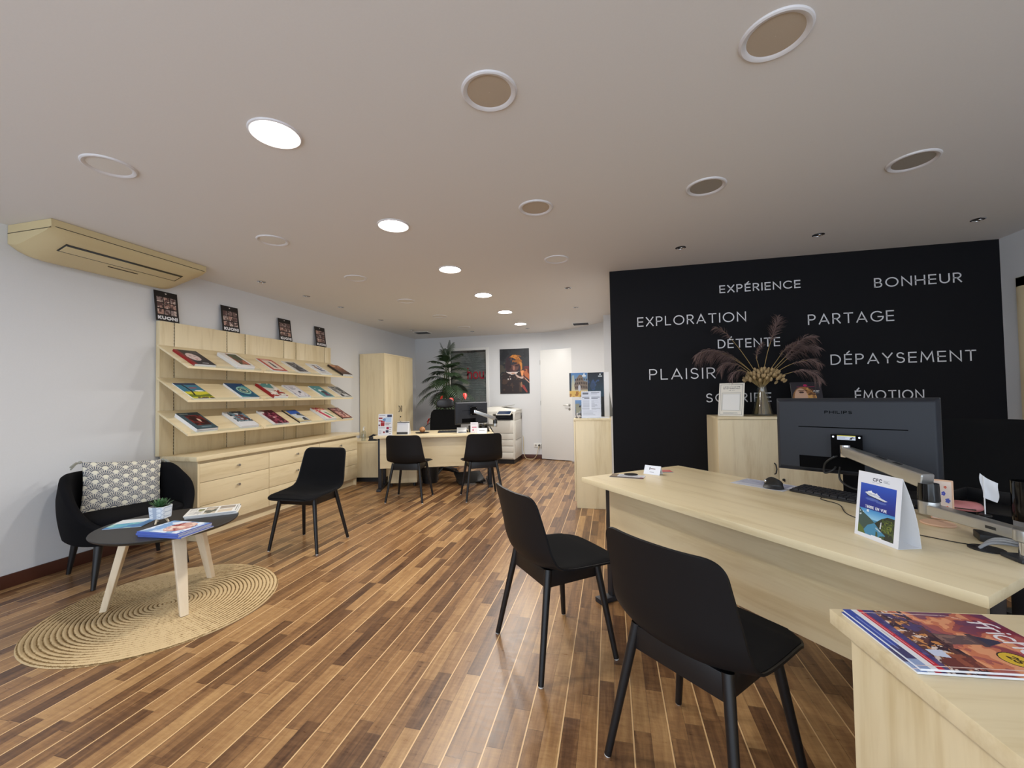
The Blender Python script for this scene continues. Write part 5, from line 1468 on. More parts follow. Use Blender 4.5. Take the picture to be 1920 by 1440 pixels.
o = picture('dark_panel', w2, 0.29, c_night(), bd); o.matrix_basis = Matrix.Translation((w1 - 0.06 + .0, -0.0015, 0.24)) @ Matrix.Rotation(PI / 2, 4, 'X')
MB().box(w1 - 0.06, w1 + w2 - 0.06, -0.001, 0.003, 0.0, 0.53).make('right_wing', 'black', bd)
MB().add([(w1 + w2 - .06, 0, 0), (w1 + w2 + .05, 0.1, 0), (w1 + w2 - .06, 0.1, 0), (w1 + w2 - .06, 0, .5), (w1 + w2 - .02, 0.1, .42), (w1 + w2 - .06, 0.1, .42)], [(2, 1, 0), (3, 4, 5), (0, 1, 4, 3), (1, 2, 5, 4), (2, 0, 3, 5)]).make('side_strut', 'printer_grey', bd)
def c_group():
    p = Pic(40, 56, .7).grad((96, 90, 84), (120, 160, 210)); p.mottle((206, 200, 196), 9, .55, 95, p.V < .5).mottle((60, 54, 56), 8, .55, 96, p.V < .75).mottle((150, 150, 130), 6, .5, 97, (p.V > .3) & (p.V < .8)); p.rect(.85, 1, 0, 1, (24, 22, 26)); return p
bk = booklet('brochure', 'small brochure with a landscape photo standing in front of the arena display', 'brochure', 0.115, 0.205, 0.012, c_group())
bk.matrix_world = Matrix.Translation((-0.395, 4.72, 0.9885)) @ Matrix.Rotation(0.2, 4, 'Z') @ Matrix.Rotation(PI / 2 - 0.04, 4, 'X')
pc = Pic(60, 84, .707).fill((214, 220, 234)); pc.lines(.5, .95, .88, .96, 2, (90, 96, 110)).rect(.06, .36, .88, .95, (110, 112, 124)).rect(.05, .95, .765, .785, (110, 116, 130)).rect(.15, .85, .71, .735, (90, 94, 108)).lines(.08, .9, .40, .68, 8, (176, 182, 196)).rect(.03, .97, .34, .355, (120, 126, 140)).lines(.08, .8, .08, .32, 7, (180, 186, 200)).rect(.42, .52, .3, .8, (228, 234, 246))
sh_ = thing('sheet_holder', 'clear upright holder with a white printed price sheet on the narrow cabinet', 'sheet holder', (-0.323, 4.70, 0.9885), 0.0)
o = picture('printed_sheet', 0.215, 0.30, pc, sh_); o.matrix_basis = Matrix.Rotation(PI / 2 - 0.06, 4, 'X') @ Matrix.Translation((0, 0.004, 0.0005))
mb = MB(); mb.T = Matrix.Rotation(PI / 2 - 0.06, 4, 'X'); mb.box(-0.002, 0.219, 0, 0.306, -0.0018, -0.0002); mb.make('backing', 'acrylic', sh_)
MB().box(0, 0.217, 0, 0.07, 0, 0.0025).make('foot', 'acrylic', sh_)
pc = Pic(40, 28, 1.4).fill((226, 226, 230)); pc.lines(.1, .9, .1, .9, 6, (170, 172, 180))
flat('paper_stack', 'white papers lying on the narrow cabinet beside the black wall', 'paper', (-0.115, 4.70, 0.989), 0.1, 0.10, 0.21, pc, 0.008)

# sign and dark brochure on the low cupboard
CZ2 = 1.0465
pc = Pic(84, 118, .71).fill((222, 218, 208))
for (a, b, c) in ((.06, .09, (170, 176, 178)),): pass
def frame_rect(p, x0, x1, y0, y1, t, c):
    p.rect(x0, x1, y0, y0 + t, c).rect(x0, x1, y1 - t, y1, c).rect(x0, x0 + t, y0, y1, c).rect(x1 - t, x1, y0, y1, c)
frame_rect(pc, .06, .94, .045, .955, .008, (96, 100, 104)); frame_rect(pc, .12, .88, .14, .70, .007, (120, 126, 128)); frame_rect(pc, .16, .84, .17, .67, .006, (160, 164, 166))
pc.rect(.165, .835, .175, .665, (226, 226, 224))
pc.text('VOTRE AVIS COMPTE', .17, .87, .66, .022, .007, (60, 62, 70)).text('RECOMMANDE-NOUS', .17, .82, .66, .022, .007, (60, 62, 70)).text('MERCI', .40, .77, .2, .018, .006, (60, 62, 70)).lines(.2, .8, .06, .12, 3, (140, 144, 150))
sg = thing('notice_board', 'white framed notice card leaning on the low cupboard left of the dried flowers', 'sign')
MB().box(0, 0.21, 0, 0.297, -0.006, -0.0002).make('board', 'off_white', sg, bevel=0.001)
picture('printed_face', 0.21, 0.297, pc, sg)
sg.matrix_world = Matrix.Translation((0.936, 4.035, CZ2)) @ Matrix.Rotation(math.radians(-34), 4, 'Z') @ Matrix.Rotation(PI / 2 - 0.2, 4, 'X') @ Matrix.Rotation(0.0, 4, 'Z')
def c_asie():
    p = Pic(80, 100, .8).fill((48, 44, 50)); U, V = p.U, p.V
    p.put(((U - .40) / .38) ** 2 + ((V - .46) / .40) ** 2 < 1, (150, 104, 60)); q = (((U - .60) / .2) ** 2 + ((V - .5) / .34) ** 2 < 1); p.mottle((206, 156, 88), 14, .5, 99, q).mottle((96, 60, 36), 16, .6, 98, q); p.put(((U - .31) / .22) ** 2 + ((V - .52) / .29) ** 2 < 1, (204, 164, 138))
    p.ell(.33, .685, .085, .026, (64, 42, 36)).ell(.33, .735, .13, .014, (110, 76, 58)).ell(.28, .40, .07, .02, (170, 90, 90))
    p.rect(.2, .78, .845, .862, (190, 44, 96)).ell(.48, .9, .07, .03, (190, 44, 96)); p.text('ASIE', .72, .70, .2, .05, .010, (226, 224, 222)).rect(.76, .9, .66, .666, (170, 170, 170))
    return p
ab = booklet('brochure', 'dark brochure with a face and golden veil leaning on the black wall behind the monitor', 'brochure', 0.235, 0.295, 0.008, c_asie())
ab.matrix_world = Matrix.Translation((1.538, 4.02, CZ2)) @ Matrix.Rotation(0.0, 4, 'Z') @ Matrix.Rotation(PI / 2 - 0.25, 4, 'X')

# ------------------------------------------------------------------ vase and dried flowers
VX, VY = 1.303, 4.05
vz = thing('vase', 'conical clear glass vase holding dried flowers on the low cupboard', 'vase', (VX, VY, CZ2))
MB().lathe([(0.001, 0), (0.083, 0), (0.088, 0.006), (0.070, 0.10), (0.048, 0.20), (0.040, 0.262), (0.044, 0.270), (0.041, 0.270), (0.036, 0.262), (0.044, 0.20), (0.065, 0.10), (0.080, 0.012), (0.001, 0.010)], n=48).make('glass_body', 'glass', vz)
bq = thing('dried_bouquet', 'bouquet of dried brown pampas plumes and pale seed heads in the glass vase', 'dried flowers', (VX, VY, CZ2))
rr = random.Random(11)
mb = MB()
for k in range(80):
    a = rr.random() * 2 * PI; rb = 0.066 * math.sqrt(rr.random()); a2 = a + 2.6
    tx, ty = 0.13 * math.sqrt(rr.random()) * math.cos(a2), 0.08 * rr.random() * math.sin(a2)
    mb.tube([(rb * math.cos(a) * 1.0, rb * math.sin(a), 0.014), (0.02 * math.cos(a), 0.02 * math.sin(a), 0.22), (tx * .6, ty * .6, 0.30), (tx, ty, 0.36)], 0.0022, 5)
mb.make('stalks', 'straw', bq)
head = None
for k in range(96):
    a = 2.399 * k; r_ = math.sqrt(k / 96)
    x, y = 0.165 * r_ * math.cos(a) + 0.015, 0.085 * r_ * math.sin(a) - 0.02
    z = 0.405 - 0.095 * r_ ** 3 + rr.uniform(-.03, .012)
    if head is None:
        head = MB().ball((0, 0, 0), 0.012, 0.012, 0.020, 10, 8).make('seed_head', 'bunny', bq)
        hh = head
    else:
        hh = head.copy(); COL.objects.link(hh); hh.parent = bq
    hh.location = (x, y, z); hh.rotation_euler = (-y * 6 + rr.uniform(-.2, .2), x * 5 + rr.uniform(-.2, .2), 0)
def plume(pts_, name='pampas_plume', length=0.30, dens=150, droop=1.0, spread=0.055):
    """stem polyline from the vase to the tip; feathery strands hang from the last part"""
    P = [Vector(q) for q in pts_]
    # resample as a smooth curve
    C = []
    for i in range(len(P) - 1):
        p0 = P[max(i - 1, 0)]; p1 = P[i]; p2 = P[i + 1]; p3 = P[min(i + 2, len(P) - 1)]
        for q in range(8):
            f = q / 8
            C.append(0.5 * (2 * p1 + (p2 - p0) * f + (2 * p0 - 5 * p1 + 4 * p2 - p3) * f * f + (3 * p1 - p0 - 3 * p2 + p3) * f ** 3))
    C.append(P[-1])
    mb = MB(); mb.tube(C, [0.003 - 0.0022 * i / len(C) for i in range(len(C))], 5)
    acc = [0]
    for a, b in zip(C[:-1], C[1:]): acc.append(acc[-1] + (b - a).length)
    tot = acc[-1]
    mb.cur = 1
    for k in range(dens):
        s_ = tot - length * (k / dens) ** 0.9
        i = max(1, next((j for j in range(len(acc)) if acc[j] >= s_), len(acc) - 1))
        f = (s_ - acc[i - 1]) / max(1e-6, acc[i] - acc[i - 1]); b0 = C[i - 1].lerp(C[i], f); d = (C[i] - C[i - 1]).normalized()
        w_ = (k / dens); ln = spread * (0.45 + 1.5 * math.sin(PI * min(1, w_ * 0.85 + 0.12))) * rr.uniform(.6, 1.1)
        a = rr.uniform(0, 2 * PI); o_ = d.orthogonal().normalized(); o_ = (o_ * math.cos(a) + d.cross(o_) * math.sin(a))
        dirn = (d * 0.75 + o_ * 0.75).normalized()
        pts3 = [b0]
        for q in (0.33, 0.66, 1.0): pts3.append(b0 + dirn * ln * q + Vector((0, 0, -droop * ln * 0.65 * q * q)))
        sd = d.cross(dirn).normalized() * 0.0021
        vs = []
        for q, pp_ in enumerate(pts3):
            ww = (1.0, 1.3, 1.0, 0.15)[q]; vs += [tuple(pp_ - sd * ww), tuple(pp_ + sd * ww), tuple(pp_ + Vector((0, 0, 0.0015 * ww)))]
        fs = []
        for q in range(3):
            for e in range(3): fs.append((q * 3 + e, q * 3 + (e + 1) % 3, q * 3 + 3 + (e + 1) % 3, q * 3 + 3 + e))
        mb.add(vs, fs)
    mb.make(name, ('straw', 'pampas'), bq, smooth=0)
pl_ = [
 [(0, 0, .30), (-.14, -.02, .44), (-.30, -.05, .545), (-.44, -.06, .585), (-.545, -.07, .54)],
 [(0, 0, .30), (-.12, .02, .44), (-.22, .03, .53), (-.34, .02, .58), (-.42, .02, .54)],
 [(0, 0, .30), (-.13, -.05, .40), (-.22, -.08, .455), (-.31, -.09, .46), (-.36, -.1, .41)],
 [(0, 0, .30), (-.14, 0, .55), (-.24, .03, .71), (-.31, .04, .79), (-.36, .04, .80)],
 [(0, 0, .30), (.05, -.01, .55), (.10, -.02, .72), (.125, -.02, .80), (.14, -.02, .855)],
 [(0, 0, .30), (.14, -.02, .46), (.24, -.04, .58), (.32, -.05, .66), (.40, -.06, .665)],
 [(0, 0, .30), (.16, .03, .44), (.27, .04, .54), (.38, .05, .60), (.47, .05, .58)],
 [(0, 0, .30), (.13, .02, .48), (.20, .02, .58), (.29, .03, .63), (.36, .03, .60)],
 [(0, 0, .30), (.17, -.05, .42), (.27, -.07, .46), (.36, -.09, .47), (.42, -.1, .43)],
 [(0, 0, .30), (.18, -.03, .36), (.28, -.05, .385), (.37, -.06, .37), (.42, -.07, .30)],
 [(0, 0, .30), (-.02, 0, .44), (-.035, 0, .52), (-.01, 0, .60), (.02, 0, .64)],
 [(0, 0, .30), (-.1, -.06, .36), (-.18, -.08, .40), (-.24, -.1, .385), (-.27, -.1, .34)],
]
for k, q in enumerate(pl_):
    plume(q, length=[.36, .3, .22, .18, .22, .3, .3, .26, .22, .24, .16, .18][k], dens=[230, 170, 110, 60, 140, 190, 170, 130, 95, 95, 50, 60][k], spread=[.06, .055, .045, .045, .06, .06, .055, .05, .045, .05, .03, .04][k], droop=[1.3, 1.2, 1.2, .7, .3, .9, 1.0, 1.0, 1.0, 1.2, .2, 1.2][k])

# ------------------------------------------------------------------ lettering on the black wall
WORDS = [('EXPÉRIENCE', 1.034, 1.717, 2.203, .074), ('EXPLORATION', .275, 1.257, 1.922, .093), ('BONHEUR', 2.289, 2.922, 2.158, .085), ('PARTAGE', 1.766, 2.428, 1.857, .095),
         ('DÉTENTE', 1.006, 1.535, 1.675, .084), ('DÉPAYSEMENT', 1.933, 2.996, 1.487, .093), ('PLAISIR', .376, .978, 1.390, .106), ('SOURIRE', .888, 1.447, 1.162, .086), ('ÉMOTION', 2.11, 2.621, 1.17, .083)]
for w_, xa, xb, zb_, hh in WORDS:
    o = lettering(w_, xb - xa, hh, 0.0098, 0.002, 0.36).make('wall_lettering', 'letter', smooth=0)
    o.matrix_world = Matrix.Translation((xa, YK - 0.0002, zb_)) @ Matrix.Rotation(PI / 2, 4, 'X')
    tag(o, f'white lettering reading {w_} on the black wall', 'lettering', 'white words on the black wall')

# ------------------------------------------------------------------ office chairs
def office_chair(label, loc, rz, bw=0.48, top=1.08, headrest=False, seat_z=0.48):
    t = thing('office_chair', label, 'office chair', (*loc, 0), rz)
    for k in range(5):
        a = 2 * PI * k / 5 + 0.3
        c_, s_ = math.cos(a), math.sin(a)
        sp = MB().tube([(0.02 * c_, 0.02 * s_, 0.115), (0.15 * c_, 0.15 * s_, 0.105), (0.30 * c_, 0.30 * s_, 0.068)], [0.026, 0.022, 0.015], 10).make('base_spoke', 'black', t, smooth=60)
        MB().cyl((0.30 * c_ - 0.022 * s_, 0.30 * s_ + 0.022 * c_, 0.0275), (0.30 * c_ + 0.022 * s_, 0.30 * s_ - 0.022 * c_, 0.0275), 0.027, n=20).cyl((0.30 * c_, 0.30 * s_, 0.03), (0.30 * c_, 0.30 * s_, 0.072), 0.008, n=10).make('castor', 'black', sp)
    MB().cyl((0, 0, 0.09), (0, 0, 0.28), 0.028, n=20).cyl((0, 0, 0.28), (0, 0, seat_z - 0.05), 0.016, n=20).make('gas_lift', 'darkmetal', t)
    MB().box(-0.10, 0.10, -0.12, 0.10, seat_z - 0.07, seat_z - 0.035).make('mechanism', 'black', t, bevel=0.008)
    def seatf(u, v):
        ex, ey = sup(2 * PI * u, 3.4); r = math.sin(PI * v) ** .3 if 0 < v < 1 else 0
        return (ex * 0.25 * r, ey * 0.24 * r, seat_z + 0.03 * -math.cos(PI * v) - 0.02 * max(0, ey) ** 3)
    MB().grid(seatf, 48, 16, closed_u=True).make('seat', 'fabric', t, smooth=60, weld=True)
    zb_ = seat_z + 0.10; hb_ = top - zb_
    def bf(sg):
        def f(u, v):
            a = 2 * u - 1; b = 2 * v - 1
            s_ = (1 - abs(a) ** 8) * (1 - abs(b) ** 8)
            wv = bw / 2 * (0.90 + 0.10 * math.sin(PI * v)) * (1 - 0.16 * max(0, abs(b) - 0.8) / 0.2 * abs(b))
            return (a * wv, -0.26 - 0.05 * v + 0.045 * a * a - 0.02 * math.sin(PI * v) + sg * 0.018 * s_ ** .5, zb_ + hb_ * v)
        return f
    mb = MB(); mb.grid(bf(1), 28, 32); mb.grid(bf(-1), 28, 32)
    mb.make('backrest', 'mesh', t, smooth=60, weld=True)
    MB().tube([(0, -0.05, seat_z - 0.05), (0, -0.24, seat_z - 0.04), (0, -0.315, seat_z + 0.08), (0, -0.325, zb_ + 0.2)], 0.018, 10).make('back_support', 'black', t)
    for sx in (-1, 1):
        MB().tube([(sx * 0.20, -0.02, seat_z - 0.03), (sx * 0.30, -0.03, seat_z), (sx * 0.305, -0.03, seat_z + 0.17)], 0.014, 8).box(sx * 0.305 - 0.04, sx * 0.305 + 0.04, -0.13, 0.12, seat_z + 0.17, seat_z + 0.20).make('armrest', 'black', t, bevel=0.006)
    if headrest:
        MB().cyl((0, -0.325, top - 0.05), (0, -0.315, top + 0.10), 0.010, n=10).make('headrest_stem', 'black', t)
        def hf(u, v):
            ex, ey = sup(2 * PI * u, 3.2); r = math.sin(PI * v) ** .4 if 0 < v < 1 else 0
            return (ex * 0.145 * r, -0.29 + 0.045 * -math.cos(PI * v) + 0.05 * (ex * r) ** 2, top + 0.10 + ey * 0.075 * r)
        MB().grid(hf, 40, 14, closed_u=True).make('headrest', 'darkmetal', t, smooth=60, weld=True)
    return t
f1 = Vector((-0.45, -0.89)).normalized()
office_chair('black office chair behind the near monitor at the right edge of the room', (2.005 + f1.x * 0.27, 2.86 + f1.y * 0.27), math.atan2(-f1.x, f1.y), 0.50, 1.085, False, 0.47)
f2 = Vector((0.15, -0.99)).normalized()
office_chair('black office chair with headrest behind the far desk in front of the palm', (-2.625, 6.10), math.atan2(-f2.x, f2.y), 0.52, 1.045, True, 0.46)

# ================================================================== far end of the room
# wardrobe
wd = thing('wardrobe', 'tall two-door maple wardrobe in the far left corner', 'wardrobe', (-4.03, 6.02, 0))
WH_, WDp, WL = 1.985, 0.455, 0.98
MB().box(0, WDp - 0.02, 0, 0.02, 0, WH_ - 0.02).make('side_panel', 'maple_z', wd)
MB().box(0, WDp - 0.02, WL - 0.02, WL, 0, WH_ - 0.02).make('side_panel', 'maple_z', wd)
MB().box(0, WDp, -0.004, WL + 0.004, WH_ - 0.02, WH_).make('top', 'maple_y', wd, bevel=0.001)
MB().box(0, 0.012, 0.02, WL - 0.02, 0, WH_ - 0.02).box(0.02, WDp - 0.05, 0.02, WL - 0.02, 0.06, 0.08).make('back_panel', 'maple_z', wd)
for k in range(2):
    a, b = WL * k / 2 + 0.002, WL * (k + 1) / 2 - 0.002
    d = MB().box(WDp - 0.019, WDp, a, b, 0.06, WH_ - 0.022).make('door', 'maple_z', wd, bevel=0.0015)
    hy = b - 0.045 if k == 0 else a + 0.045
    s_ = 1 if k == 0 else -1
    MB().tube([(WDp, hy, 1.11), (WDp + 0.018, hy + 0.012 * s_, 1.10), (WDp + 0.022, hy + 0.026 * s_, 1.06), (WDp + 0.018, hy + 0.012 * s_, 1.02), (WDp, hy, 1.01)], 0.006, 8).make('handle', 'black', d)
    if k == 0: pass
    for z in ((0.92, 0.83) if k == 1 else ()):
        MB().cyl((WDp, hy - 0.03, z), (WDp + 0.008, hy - 0.03, z), 0.013, n=16).make('lock', 'black', d)

# low cabinet with bottle beside the far desk
lc = thing('side_cabinet', 'low maple side cabinet between the drawer chest and the far desk', 'cabinet', (-3.90, 5.42, 0), math.radians(10))
MB().box(0, 0.62, 0, 0.5, 0.585, 0.61).make('top', 'maple_x', lc, bevel=0.001)
MB().box(0, 0.62, 0.008, 0.026, 0.07, 0.585).make('front_panel', 'maple_z', lc)
MB().box(0, 0.018, 0.026, 0.5, 0.07, 0.60).make('side_panel', 'maple_z', lc)
MB().box(0.602, 0.62, 0.026, 0.5, 0.07, 0.60).make('side_panel', 'maple_z', lc)
MB().box(0.03, 0.59, 0.05, 0.48, 0, 0.07).make('plinth', 'black', lc)
bt = thing('bottle', 'clear pump bottle standing on the low side cabinet beside the drawer chest', 'bottle', (-3.655, 5.545, 0.6105))
MB().lathe([(0.001, 0), (0.034, 0), (0.036, 0.006), (0.036, 0.12), (0.026, 0.145), (0.014, 0.15), (0.014, 0.16)], n=28).make('bottle_body', 'glass', bt)
MB().lathe([(0.001, 0.004), (0.031, 0.004), (0.033, 0.10), (0.001, 0.10)], n=24).make('gel', 'acrylic', bt)
MB().cyl((0, 0, 0.155), (0, 0, 0.20), 0.012, 0.006, n=16).tube([(0, 0, 0.20), (0.0, 0, 0.206), (0.03, -0.01, 0.204)], 0.005, 8).make('pump', 'white', bt)
st = thing('hole_punch', 'black stapler-like desk tool on the low side cabinet left of the far desk', 'desk tool', (-3.52, 5.56, 0.6105), 0.3)
MB().box(-0.05, 0.07, -0.03, 0.03, 0, 0.02).box(-0.04, 0.05, -0.025, 0.025, 0.02, 0.06).make('base', 'black', st, bevel=0.006)
MB().tube([(-0.045, 0, 0.05), (0.02, 0, 0.085), (0.08, 0, 0.07)], 0.014, 8).make('lever', 'darkmetal', st)
bb = thing('storage_box', 'dark blue box on the low side cabinet touching the far desk', 'box', (-3.43, 5.56, 0.6105), 0.25)
MB().box(0, 0.12, 0, 0.10, 0, 0.05).make('box_body', 'screenblue', bb, bevel=0.004)
MB().box(-0.002, 0.122, -0.002, 0.102, 0.050, 0.062).make('lid', 'darkmetal', bb, bevel=0.003)

# printer
pr = thing('photocopier', 'tall white office photocopier against the far wall', 'photocopier', (-2.225, 7.36, 0))
PWd, PDp = 0.50, 0.60
MB().box(0.02, PWd - 0.02, 0.02, PDp - 0.02, 0.0, 0.085).make('castor_base', 'black', pr)
MB().box(0, PWd, 0, PDp, 0.085, 0.80).make('body', 'printer', pr, bevel=0.008)
MB().box(0.006, PWd - 0.031, -0.003, 0.004, 0.10, 0.79).make('drawer_gaps', 'printer_grey', pr)
zz = 0.10
for k, hgt in enumerate((0.115, 0.115, 0.115, 0.12)):
    dr_ = MB().box(0.005, PWd - 0.03, -0.012, 0.002, zz + 0.005, zz + hgt - 0.005).make('paper_drawer', 'printer', pr, bevel=0.003)
    MB().box(0.05, 0.15, -0.0135, -0.010, zz + hgt - 0.035, zz + hgt - 0.008).make('drawer_grip', 'printer_grey', dr_)
    zz += hgt
MB().box(0.005, PWd - 0.03, -0.012, 0.002, zz + 0.004, 0.795).make('front_cover', 'printer', pr, bevel=0.004)
MB().box(0.10, 0.17, -0.0132, -0.0115, 0.705, 0.716).make('brand_plate', 'printer_grey', pr)
MB().box(0.0, 0.08, 0.0, PDp, 0.80, 0.915).box(PWd - 0.03, PWd, 0.0, PDp, 0.80, 0.915).box(0, PWd, PDp - 0.06, PDp, 0.80, 0.915).make('tray_frame', 'printer', pr, bevel=0.004)
MB().box(0.08, PWd - 0.03, 0.03, PDp - 0.06, 0.80, 0.83).box(0.08, PWd - 0.03, 0.20, PDp - 0.06, 0.83, 0.91).make('output_tray', 'black', pr)
MB().box(-0.05, PWd + 0.01, 0.02, PDp, 0.915, 0.965).make('scanner', 'printer', pr, bevel=0.006)
MB().add([(-0.05, 0.06, 0.965), (PWd + .01, 0.06, 0.965), (PWd + .01, PDp, 0.965), (-0.05, PDp, 0.965), (-0.05, 0.10, 1.04), (0.18, 0.10, 1.045), (0.18, PDp, 1.05), (-0.05, PDp, 1.05), (PWd + .01, 0.10, 0.99), (PWd + .01, PDp, 0.995)],
         [(0, 3, 2, 1), (4, 5, 6, 7), (5, 8, 9, 6), (0, 1, 8, 5, 4), (2, 3, 7, 6, 9), (0, 4, 7, 3), (1, 2, 9, 8)]).make('document_feeder', 'printer', pr, bevel=0.004)
MB().add([(0.16, 0.14, 1.03), (0.40, 0.14, 1.06), (0.40, 0.46, 1.075), (0.16, 0.46, 1.045), (0.16, 0.14, 1.036), (0.40, 0.14, 1.066), (0.40, 0.46, 1.081), (0.16, 0.46, 1.051)], [(3, 2, 1, 0), (4, 5, 6, 7), (0, 1, 5, 4), (1, 2, 6, 5), (2, 3, 7, 6), (3, 0, 4, 7)]).make('feeder_tray', 'printer_grey', pr)
MB().add([(0.17, -0.11, 0.90), (0.45, -0.11, 0.90), (0.46, 0.03, 0.965), (0.19, 0.03, 0.965), (0.17, -0.11, 0.912), (0.45, -0.11, 0.912), (0.46, 0.03, 0.977), (0.19, 0.03, 0.977)], [(3, 2, 1, 0), (4, 5, 6, 7), (0, 1, 5, 4), (1, 2, 6, 5), (2, 3, 7, 6), (3, 0, 4, 7)]).make('control_panel', 'printer', pr, bevel=0.003)
MB().add([(0.19, -0.098, 0.918), (0.435, -0.098, 0.918), (0.442, 0.015, 0.971), (0.202, 0.015, 0.971)], [(0, 1, 2, 3)]).make('touch_screen', 'screenblue', pr, smooth=0)
MB().box(PWd - 0.001, PWd + 0.004, 0.05, 0.50, 0.15, 0.42).box(PWd - 0.001, PWd + 0.004, 0.05, 0.50, 0.46, 0.78).make('side_cover', 'printer', pr, bevel=0.002)
MB().box(PWd + 0.003, PWd + 0.006, 0.08, 0.50, 0.43, 0.445).make('side_seam', 'printer_grey', pr)
# wall socket, plug and cable
sk = thing('wall_socket', 'white double wall socket with a black plug low on the far wall', 'socket', (-1.50, YB - 0.0005, 0.225))
MB().box(0, 0.155, -0.012, 0, 0, 0.08).make('plate', 'white', sk, bevel=0.003)
MB().cyl((0.04, -0.012, 0.04), (0.04, -0.0135, 0.04), 0.02, n=20).make('socket_well', 'printer_grey', sk)
pg = thing('plug', 'round black plug in the wall socket beside the photocopier', 'plug', (-1.39, YB - 0.0125, 0.265))
MB().cyl((0, -0.03, 0), (0, 0, 0), 0.019, 0.021, n=20).make('plug_body', 'black', pg)
tag(MB().tube(curve([(-1.39, YB - 0.045, 0.262), (-1.40, YB - 0.06, 0.22), (-1.44, YB - 0.06, 0.08), (-1.50, YB - 0.08, 0.010), (-1.60, YB - 0.10, 0.008), (-1.67, YB - 0.08, 0.05), (-1.70, YB - 0.06, 0.2), (-1.70, YB - 0.05, 0.4), (-1.715, YB - 0.05, 0.46)]), 0.005, 6).make('cable', 'cream_wire'), 'cream cable hanging in a loop between the wall socket and the photocopier', 'cable')

# poster
def c_poster():
    p = Pic(110, 165, .667).fill((34, 36, 40)); p.grain = 1.5; U, V = p.U, p.V
    p.mottle((46, 48, 52), 5, .52, 111).mottle((72, 66, 58), 6, .6, 112, (U < .25) & (V > .35) & (V < .75))
    p.poly([(.1, .45), (.3, .52), (.7, .50), (.78, .3), (.7, 0), (.05, 0), (.06, .3)], (44, 34, 34)).mottle((70, 52, 44), 7, .58, 113, (V < .45) & (U < .75))
    p.poly([(.18, .62), (.22, .78), (.38, .86), (.60, .83), (.72, .66), (.70, .52), (.3, .5), (.2, .54)], (58, 40, 48))
    p.ell(.46, .63, .20, .15, (74, 48, 48)).ell(.52, .60, .12, .09, (100, 66, 60)).ell(.40, .71, .17, .07, (48, 48, 58)).ell(.30, .64, .08, .12, (52, 36, 40)).ell(.36, .60, .05, .015, (40, 28, 30)).ell(.58, .62, .06, .016, (40, 28, 30)).ell(.48, .57, .03, .05, (160, 112, 96)).ell(.58, .67, .08, .012, (46, 34, 38))
    p.poly([(.34, .815), (.44, .865), (.56, .865), (.68, .79), (.76, .67), (.76, .54), (.71, .50), (.71, .60), (.65, .70), (.55, .765), (.44, .805)], (200, 130, 56)).mottle((150, 92, 40), 11, .56, 115, ((U - .58) / .2) ** 2 + ((V - .76) / .1) ** 2 < 1)
    p.poly([(.20, .49), (.30, .485), (.66, .485), (.66, .50), (.56, .44), (.40, .425), (.28, .455)], (214, 200, 194)).ell(.45, .455, .07, .012, (190, 140, 110))
    p.poly([(.52, .42), (.60, .36), (.74, .33), (.82, .34), (.80, .37), (.66, .38), (.56, .43)], (196, 168, 156)).poly([(.70, .50), (.80, .52), (.84, .44), (.74, .38)], (226, 150, 96))
    p.poly([(.78, .40), (1, .25), (1, .23), (.76, .38)], (206, 160, 140)).poly([(.84, .56), (1, .52), (1, .30), (.86, .38), (.80, .46)], (176, 100, 60)).mottle((96, 46, 36), 10, .5, 117, (U > .8) & (V < .56) & (V > .3)).poly([(.80, .58), (1, .56), (1, .6), (.86, .6)], (110, 40, 46))
    p.poly([(.72, .20), (.82, .19), (.94, .04), (.90, .02), (.76, .14)], (150, 62, 56)).ell(.73, .2, .03, .06, (150, 110, 80)).ell(.28, .325, .02, .018, (220, 214, 210)).ell(.36, .33, .025, .015, (200, 190, 186)).ell(.34, .38, .03, .02, (120, 100, 96))
    return p
po = thing('poster', 'dark portrait poster of a person in an orange headscarf on the far wall', 'poster', (-2.172, YB - 0.0005, 1.293))
MB().box(0, 0.605, -0.008, 0, 0, 0.905).make('board', 'black', po)
o = picture('printed_photo', 0.605, 0.905, c_poster(), po); o.matrix_basis = Matrix.Translation((0, -0.0084, 0)) @ Matrix.Rotation(PI / 2, 4, 'X')

# ------------------------------------------------------------------ palm and flowering plant in tall planters
def strip(mb, C, widths, sd):
    vs = []
    for p_, w_ in zip(C, widths): vs += [tuple(p_ - sd * w_), tuple(p_ + Vector((0, 0, w_ * 0.35))), tuple(p_ + sd * w_)]
    fs = []
    for q in range(len(C) - 1):
        a = q * 3; fs += [(a, a + 1, a + 4, a + 3), (a + 1, a + 2, a + 5, a + 4)]
    mb.add(vs, fs)
PX, PY = -3.03, 7.30
pm = thing('palm_plant', 'tall green palm in a high black planter in front of the far window', 'potted plant', (PX, PY, 0))
MB().lathe([(0.001, 0), (0.15, 0), (0.155, 0.01), (0.205, 1.13), (0.215, 1.15), (0.20, 1.15), (0.19, 1.10), (0.001, 1.10)], n=40).make('planter', 'black', pm)
MB().lathe([(0.001, 1.112), (0.10, 1.11), (0.191, 1.104)], n=30).make('soil', 'soil', pm)
mb = MB(); rr = random.Random(21)
for k in range(6):
    a = k * 1.047; x, y = 0.05 * math.cos(a), 0.05 * math.sin(a)
    mb.tube([(x, y, 1.10), (x * 1.3, y * 1.3, 1.4), (x * 0.7 + .01, y * .7, 1.75), (0.02 + x * .2, y * .2, 2.05)], [0.012, 0.010, 0.008, 0.004], 8)
mb.make('stem', 'stem', pm)
